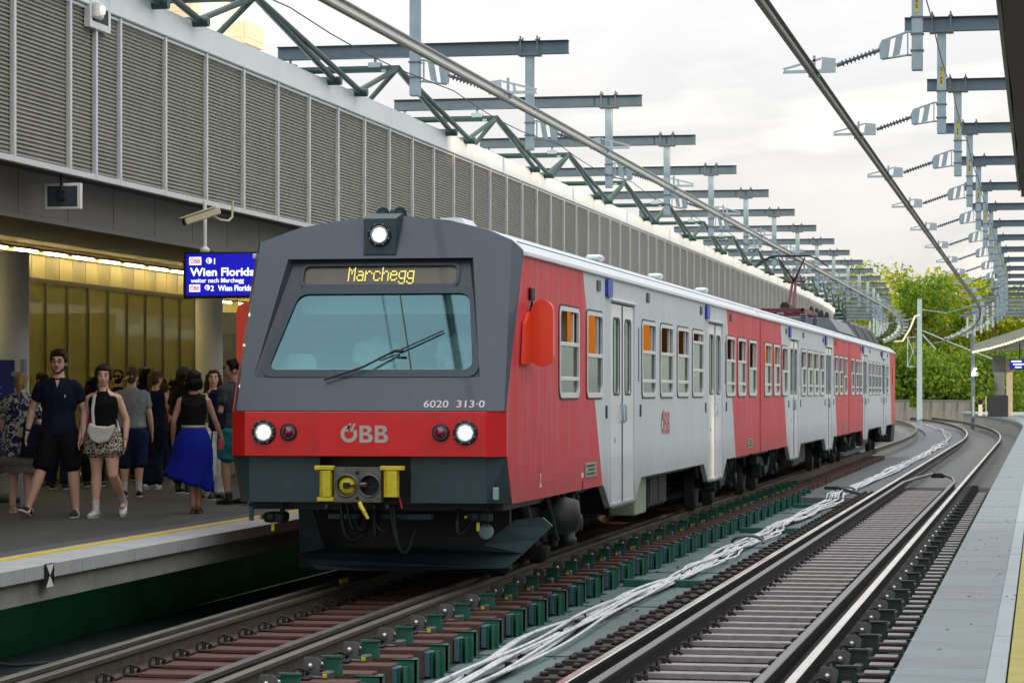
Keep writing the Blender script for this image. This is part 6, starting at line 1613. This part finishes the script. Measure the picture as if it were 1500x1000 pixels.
# -- the crowd farther back
crowd = [
 (62,712,1.68,'person in a grey t-shirt half hidden by the board post', 'brown','short', greyt, denim, PI+.3, skinA, False),
 (86,716,1.76,'person with dark trousers walking away behind the bearded man', 'black','short', dgrey, denim, PI, skinC, False),
 (137,712,1.64,'dark haired person in a red shirt behind the smiling woman', 'black','long', redc, black_c, PI-.2, skinB, True),
 (174,706,1.74,'person in black with an orange yellow cap in the crowd', 'black','short', black_c, black_c, PI+.2, skinA, False),
 (210,703,1.80,'tall person in black seen from behind in the crowd', 'black','bob', black_c, navy, PI, skinC, True),
 (236,698,1.64,'auburn haired person in the crowd left of the slim column', 'red','bob', redc, denim, PI-.4, skinA, True),
 (247,678,1.83,'dark haired woman in a yellow and black top far back in the crowd', 'black','long', yelc, black_c, -.3, skinB, True),
 (255,695,1.60,'person with black cap in the crowd beside the slim column', 'black','short', black_c, black_c, PI, skinA, False),
 (283,680,1.84,'person in a blue and yellow shirt far back right of the slim column', 'black','short', bluesg_m, denim, .3, skinC, False),
 (224,688,1.78,'person in a dark green jacket deep in the crowd', 'brown','short', cloth('cloth_olive', (.03,.04,.02)), black_c, PI, skinB, False),
 (196,684,1.70,'person in a pale blue shirt deep in the crowd by the glass', 'sandy','short', cloth('cloth_pale', (.16,.20,.26)), denim, PI+.4, skinA, False)]
for (u, v, H, lab, hr, hs2, top_, bot_, yw, sk, fem) in crowd:
    x, y = PX(u, v)
    ex = []
    if 'cap' in lab:
        cm = yelc if 'orange' in lab else black_c
        ex = [lambda t, S, p, V, hp, cm=cm: (lambda b: (b.add([hp((v_[0], v_[1]+.01, v_[2]+.06)) for v_ in MB().sphere((0,0,0), (.090,.105,.072), 14, 8).v], MB().sphere((0,0,0), (.090,.105,.072), 14, 8).f, 0, True), b.build('cap', cm, t, local=True)))(MB())]
    person(lab, x, y, YC_+yw, H, dict(), sk, .015, fem, hr, hs2, [('trousers', bot_, dict(len=.97, loose=.02)), ('shirt', top_, dict(hem=.9, sleeve=.34, loose=.02, sl=.02))], ('low', shoe_k, sole_w), face=abs(yw) < 1, extras=ex)
# two people standing in the cab
for (u, lab, yw) in ((552, 'person in a white shirt standing in the cab behind the middle of the windshield', .1), (676, 'person in a white shirt standing in the cab behind the right of the windshield', -.1)):
    x, z_ = PYf(u, 500, 26.55)
    person(lab, x, 26.55, YC_+yw, 1.72 if u < 600 else 1.76, dict(eL=(.22,-.05,1.14), wL=(.16,-.25,1.10), eR=(-.22,-.05,1.14), wR=(-.16,-.25,1.10)), skinC if u < 600 else skinB, .011, False, 'black', 'short', [('trousers', navy, dict(len=.95)), ('shirt', whitec, dict(hem=.9, sleeve=.34, loose=.015))], ('low', shoe_k, shoe_k), z=1.025)
# ================================================================ far surroundings
def leaf_mat(name, c1, c2):
    m = bpy.data.materials.new(name); m.use_nodes = True; t = m.node_tree; b = t.nodes['Principled BSDF']
    gi = t.nodes.new('ShaderNodeNewGeometry'); rp = t.nodes.new('ShaderNodeValToRGB'); e = rp.color_ramp.elements; e[0].color = (*c1, 1); e[1].color = (*c2, 1); t.links.new(gi.outputs['Random Per Island'], rp.inputs[0]); t.links.new(rp.outputs[0], b.inputs['Base Color'])
    b.inputs['Roughness'].default_value = .6
    tl = t.nodes.new('ShaderNodeBsdfTranslucent'); mi = t.nodes.new('ShaderNodeMixShader'); mi.inputs[0].default_value = .6; sc = t.nodes.new('ShaderNodeVectorMath'); sc.operation = 'MULTIPLY'; sc.inputs[1].default_value = (2.3,2.1,.6); t.links.new(rp.outputs[0], sc.inputs[0]); t.links.new(sc.outputs[0], tl.inputs[0])
    o = t.nodes['Material Output']; t.links.new(b.outputs[0], mi.inputs[1]); t.links.new(tl.outputs[0], mi.inputs[2]); t.links.new(mi.outputs[0], o.inputs[0]); return m
leafA = leaf_mat('leaf_green', (.03,.09,.010), (.16,.25,.03)); leafB = leaf_mat('leaf_yellow_green', (.08,.15,.012), (.34,.36,.03))
bark = mat('bark', (.06,.05,.035), .9, 0, .3, 6)
def tree(x, y, H, R, label, seed, m, nleaf=5200, low=.12, group=None):
    r = np.random.RandomState(seed); t = thing('tree', label, 'tree', (x, y, -5), group)
    b = MB(); top = Vector((x+r.uniform(-.6,.6), y, -5+H*.8)); base = Vector((x, y, -5))
    b.tube([base, base.lerp(top,.4)+Vector((.2,0,0)), top], [.38,.25,.06], 8); limbs = []
    for k in range(9):
        f_ = .25+.07*k; a = r.uniform(0, 6.28); q = base.lerp(top, f_); e = q+Vector((math.cos(a)*R*.7, math.sin(a)*R*.7, H*.16)); b.tube([q, q.lerp(e,.5)+Vector((0,0,.4)), e], [.14,.09,.03], 6); limbs.append(e)
    b.build('trunk', bark, t)
    cen = []; 
    for k in range(34):
        hgt = r.uniform(low, .95); a = r.uniform(0, 6.28); rad = R*(.95*math.sin(PI*min(1, max(.12, (1.05-hgt)*.95)))**.6)*r.uniform(.35, 1.0)
        cen.append((x+math.cos(a)*rad, y+math.sin(a)*rad, -5+H*hgt, r.uniform(1.0, 2.1)))
    c_ = np.array(cen); idx = r.randint(0, len(cen), nleaf); d = r.normal(size=(nleaf, 3)); d /= np.linalg.norm(d, axis=1)[:, None]; rr = c_[idx, 3]*r.uniform(.55, 1.05, nleaf)**.6
    P = c_[idx, :3]+d*rr[:, None]*np.array([1, 1, .8]); s = r.uniform(.09, .24, nleaf)
    u = r.normal(size=(nleaf, 3)); u /= np.linalg.norm(u, axis=1)[:, None]; v = np.cross(u, d+.3*r.normal(size=(nleaf, 3))); v /= np.linalg.norm(v, axis=1)[:, None]
    Q = np.stack([P-u*s[:, None], P+v*s[:, None]*.6, P+u*s[:, None], P-v*s[:, None]*.6], 1).reshape(-1, 3)-np.array([x, y, -5])
    me = bpy.data.meshes.new('crown'); me.vertices.add(len(Q)); me.vertices.foreach_set('co', Q.ravel()); me.loops.add(nleaf*4); me.loops.foreach_set('vertex_index', np.arange(nleaf*4)); me.polygons.add(nleaf); me.polygons.foreach_set('loop_start', np.arange(nleaf)*4); me.polygons.foreach_set('loop_total', np.full(nleaf, 4)); me.update(); me.materials.append(m)
    o = bpy.data.objects.new('crown', me); C.objects.link(o); o.parent = t
    return t
TR_ = []
def wx_at(u, Y): return PYf(u, 500, Y)[0]
specs = [(1240,236,17,4.6,0),(1275,228,17.5,5,1),(1312,240,18,4.8,1),(1345,232,16.8,4.5,0),(1372,244,16.6,4.2,1),(1400,236,17.6,5,1),(1430,242,17,4.8,0),(1462,236,16.4,4.6,1),(1492,244,16,5,0),(1525,238,16,5,1),
         (1262,252,16,5,0),(1330,256,17,5.4,0),(1392,258,15.5,5,0),(1450,258,15.5,5.4,0),(1505,260,15,5,0)]
pos = ['left of the far mast','just above the end of the train','with the highest crown above the train end','behind the concrete mast','between the two masts, lower crown','right of the concrete mast with a rounded top','behind the slim grey mast','behind the far platform roof','at the right edge over the display','beyond the right edge','in the second row left of the mast','in the second row behind the mast','in the second row between the masts','in the second row behind the slim mast','in the second row at the right edge']
for i, (u, Y, H, R, k) in enumerate(specs):
    tree(wx_at(u, Y), Y, H, R, 'bushy sunlit green tree '+pos[i].replace(',', ''), 40+i, leafB if k else leafA, 9500)
for i, (u, Y) in enumerate(((1290,224),(1330,226),(1365,224),(1400,227),(1436,226),(1475,228),(1248,228))):
    tree(wx_at(u, Y), Y, 10.5, 4.2, 'low dense green bush '+['left part of the row behind the concrete wall','left of the concrete mast behind the wall','just right of the concrete mast behind the wall','midway between the masts behind the wall','behind the slim grey mast and the wall','behind the far shelter','behind the train end'][i], 90+i, leafA, 5200, .25)
# concrete parapet wall that follows the curve
wallm = mat('parapet_concrete', (.36,.33,.27), .9, 0, .2, .5, .3, 8, stretch=(1.5,1.5,.4), dirt=((.12,.11,.09), .8, .5, .8))
pw = thing('parapet_wall', 'weathered concrete parapet wall with coping behind the far curve', 'wall', (-9, 214, 0))
pa = Vector((wx_at(1255, 222), 222, 0)); pb = Vector((wx_at(1424, 212), 212, 0)); Lw = (pb-pa).length; nw = 9; seg = Lw/nw; an = math.atan2(pb.y-pa.y, pb.x-pa.x)
wp_ = MB().box(0, seg-.015, 0, .3, -.42, 1.28, .008).mesh('wall_panel', wallm); cp_ = MB().box(0, seg-.01, -.06, .36, 1.282, 1.36, .008).mesh('coping', conc_m)
for i in range(nw):
    p_ = pa.lerp(pb, i/nw)-Vector((-9, 214, 0)); inst('wall_panel', wp_, pw, p_+Vector((0,0,0)), (0,0,an)); inst('coping', cp_, pw, p_, (0,0,an))
b = MB()
for q in range(160):
    x = wx_at(1339, 216)+rng.uniform(-.35,.35); z = 1.35+rng.uniform(-.6,.15); 
    b.add([(x,215.6,z),(x+.1,215.5,z+.05),(x+.02,215.55,z+.12),(x-.08,215.6,z+.06)], [(0,1,2,3)])
tag(b.build('creeper', leafA), 'green creeper spilling over the far concrete wall', 'plant', kind=None)
# masts
ms = thing('catenary_mast', 'tall pale concrete mast with a small lattice frame in the centre distance', 'mast', (wx_at(1347, 205), 205, -.4))
X = wx_at(1347, 205); b = MB(); b.prism([(-.20,-.2),(.20,-.2),(.2,.2),(-.2,.2)], 0, 1, 'z'); vs = [(X+v[0]*(1-.2*v[2]), 205+v[1]*(1-.2*v[2]), -.42+v[2]*9.4) for v in b.v]; b.v = vs; b.build('mast', steel_m, ms)
b = MB(); 
for z in (3.9, 6.1): b.tube([(X-.1,205,z),(X-.95,205,z)], .04, 6)
b.tube([(X-.9,205,3.9),(X-.9,205,6.1)], .04, 6); b.tube([(X-.1,205,3.9),(X-.9,205,6.1)], .03, 6); b.tube([(X-.1,205,6.1),(X-.9,205,3.9)], .03, 6); b.build('lattice_frame', steel_m, ms)
b = MB(); b.tube([(X,205,8.2),(X+2,205,7.9),(X+5.6,203,8.9)], .03, 5); b.tube([(X,205,7.6),(X-2,205,7.2),(X-4.5,206,6.9)], .03, 5); b.tube([(X+.2,205,6.6),(X+2.5,204.6,5.6),(X+5.5,204,4.4)], .05, 6); b.tube([(X+.2,205,6.3),(X+1.2,204.8,5.2)], .05, 6); b.build('tension_wire', steel_m, ms)
ls = MB(); ls.tube([(wx_at(1310,190),190,5.5),(wx_at(1322,194),194,5.6),(wx_at(1333,199),199,6.6),(wx_at(1340,203),203,7.6),(X,204.5,7.75)], .07, 8); tag(ls.build('ramp_rail', mat('alu_sun_tint', (.75,.66,.42), .3, .5)), 'sun-tinted end ramp of the left conductor rail rising to the concrete mast', 'rail')  # warm sunlight is put into the ramp's colour
m2 = thing('signal_mast', 'slim dark grey mast with a lit lamp right of the concrete mast', 'mast', (wx_at(1425, 178), 178, -.4))
X = wx_at(1425, 178); b = MB(); b.box(X-.12, X+.12, 177.9, 178.1, -.42, 6.0, .02); b.build('mast', beam_m, m2)
b = MB(); b.tube([(X-.02,177.8,3.05),(X+.06,177.8,3.3),(X+.22,177.8,3.5)], .055, 8); b.build('tube_lamp', lampw, m2)
b = MB(); b.box(X+.1,X+.35,177.8,178,3.0,3.25,.02); b.build('lamp_box', white_m, m2)
sg = thing('route_sign', 'round signal sign on a short pale post beside the far wall', 'sign', (wx_at(1436, 170), 170, .5)); X = wx_at(1436, 170)
b = MB(); b.lathe([(.17,0),(.17,-.02)], (X, 170, 1.38), 'y', 18); b.build('sign_plate', white_m, sg); b = MB(); b.lathe([(.17,0),(.17,-.01),(.12,-.01),(.12,0)], (X, 169.975, 1.38), 'y', 18); b.lathe([(.05,0),(.05,-.01)], (X, 169.97, 1.38), 'y', 12); b.build('sign_ring', mat('sign_dark', (.12,.03,.10), .5), sg)
b = MB(); b.box(X-.12, X+.12, 170.02, 170.1, .5, 1.2, .01); b.box(X-.45, X-.41, 170.0, 170.05, .5, 1.7); b.box(X+.33, X+.37, 170.0, 170.05, .5, 1.7); b.build('sign_post', white_m, sg)
# far right platform shelter
fs_ = thing('far_shelter', 'far platform shelter with glass side and row of warm lights under its roof', 'shelter', (wx_at(1470, 165), 165, .5))
def Q(u, v, Y): x, z = PYf(u, v, Y); return (x, Y, z)
b = MB(); A_ = [Q(1427,516,172), Q(1450,511,165), Q(1475,504,158), Q(1502,495,150), Q(1530,485,142)]; B2 = [Q(1427,503,172), Q(1450,496,165), Q(1475,488,158), Q(1502,479,150), Q(1530,468,142)]
vs = []; 
for a, c2 in zip(A_, B2): vs += [a, c2, (c2[0]+9, c2[1]+2, c2[2]+.15), (a[0]+9, a[1]+2, c2[2]+.05)]
b.add(vs, [(i*4+j, i*4+(j+1)%4, i*4+4+(j+1)%4, i*4+4+j) for i in range(4) for j in range(4)]+[(0,1,2,3),(16,17,18,19)]); b.build('roof', mat('shelter_roof', (.30,.34,.27), .5, 0, .15, .4), fs_)
lampy = mat('warm_lamp', (1,1,1), .5, 0, 0, 1, emit=(1,.72,.30), estr=2.5)
for i in range(21):
    f_ = i/20*3.3; k = int(f_); a = Vector(A_[k]).lerp(Vector(A_[k+1]), f_-k); b = MB(); b.sphere((a.x-.05, a.y-.1, a.z+.02), (.075,.075,.05), 8, 6); b.build('canopy_light', lampy, fs_)
b = MB(); x0, z0 = PYf(1456, 596, 168); x1, z1 = PYf(1472, 523, 168); b.box(x0, x1, 168, 168.05, .54, 4.1); b.build('glass_wall', glass('glass_green', (.45,.55,.45), .15, .03), fs_)
b = MB(); b.box(x0-.1, x1+.05, 167.9, 168.2, 3.2, 4.2, .02); b.build('wall_cap', conc_m, fs_)
x0, z0 = PYf(1474, 596, 166); x1, z1 = PYf(1483, 520, 166); b = MB(); b.box(x0, x1, 166, 166.4, .54, 3.9, .02); b.build('pillar', mat('shelter_pillar', (.5,.42,.32), .7), fs_)
x0, z0 = PYf(1447, 600, 160); x1, z1 = PYf(1477, 579, 160); b = MB(); b.box(x0, x1, 160, 160.3, .54, z1, .02); tag(b.build('dark_panel', mat('panel_charcoal', (.02,.025,.035), .6)), 'dark charcoal panel on the far platform in front of the shelter', 'panel')
x0, z0 = PYf(1480, 540, 150); x1, z1 = PYf(1515, 527, 150); fd = thing('far_display', 'small blue and white departure display under the far shelter roof', 'display', (x0, 150, z0)); b = MB(); b.box(x0-.03, x1, 150, 150.2, z0-.03, z1+.03, .01); b.build('casing', black_m, fd); b = MB(); b.box(x0, x1, 149.98, 150, z0, z1); b.build('screen', scrn_m, fd)
b = MB()
for q in range(3): b.box(x0+.05+.1*q, x0+.6+.12*(q%2), 149.96, 149.975, z1-.11-.16*q, z1-.04-.16*q)
b.build('screen_rows', scrw_m, fd)
b = MB(); b.tube([(x0+.5,150.1,z1),(x0+.5,150.1,z1+.9)], .04, 6); b.build('hanger', dark_m, fd)
wf = MB(); a = Q(1478,600,176); wf.box(a[0], a[0]+14, 176, 176.3, -.4, 2.0); 
# apartment block behind the canopy at upper left
ab = thing('apartment_block', 'cream apartment block with sunlit loggia balconies behind the canopy at upper left', 'building', (-36, 90, -5))
abm = mat('render_cream', (.80,.78,.72), .85, 0, .04, .3); abb = mat('balcony_front', (.66,.56,.42), .8, 0, .08, .6)
Xw, _ = PYf(385, 50, 112)
b = MB(); b.box(-75, Xw, 101, 112, -5, 34, .05); b.build('wall', abm, ab)
for (xa, u1, v0, v1, Y) in ((PYf(243,0,100)[0], 281, -45, 16, 100), (Xw, 361, 30, 56, 106), (PYf(243,0,100)[0], 281, 62, 110, 100), (Xw, 361, -60, -20, 106)):
    _, za = PYf(300, v1, Y); xb, zb = PYf(u1, v0, Y)
    y1 = Y+.996 if Y == 100 else Y+2.4
    x0 = xa if Y == 100 else Xw+.003
    b = MB(); b.box(x0, xb, Y, y1, za-.25, za, .02); b.box(xb-.1, xb, Y, y1, za, zb, .02); b.box(x0, xb-.103, Y, Y+.12, za, za+(zb-za)*.9, .01); b.build('balcony', abb, ab)
for q in range(6):
    for zz in (9, 12, 15): b = MB(); b.box(Xw-6-q*4, Xw-4.6-q*4, 100.9, 100.98, zz, zz+1.6, .01); b.build('window', glass_d, ab)
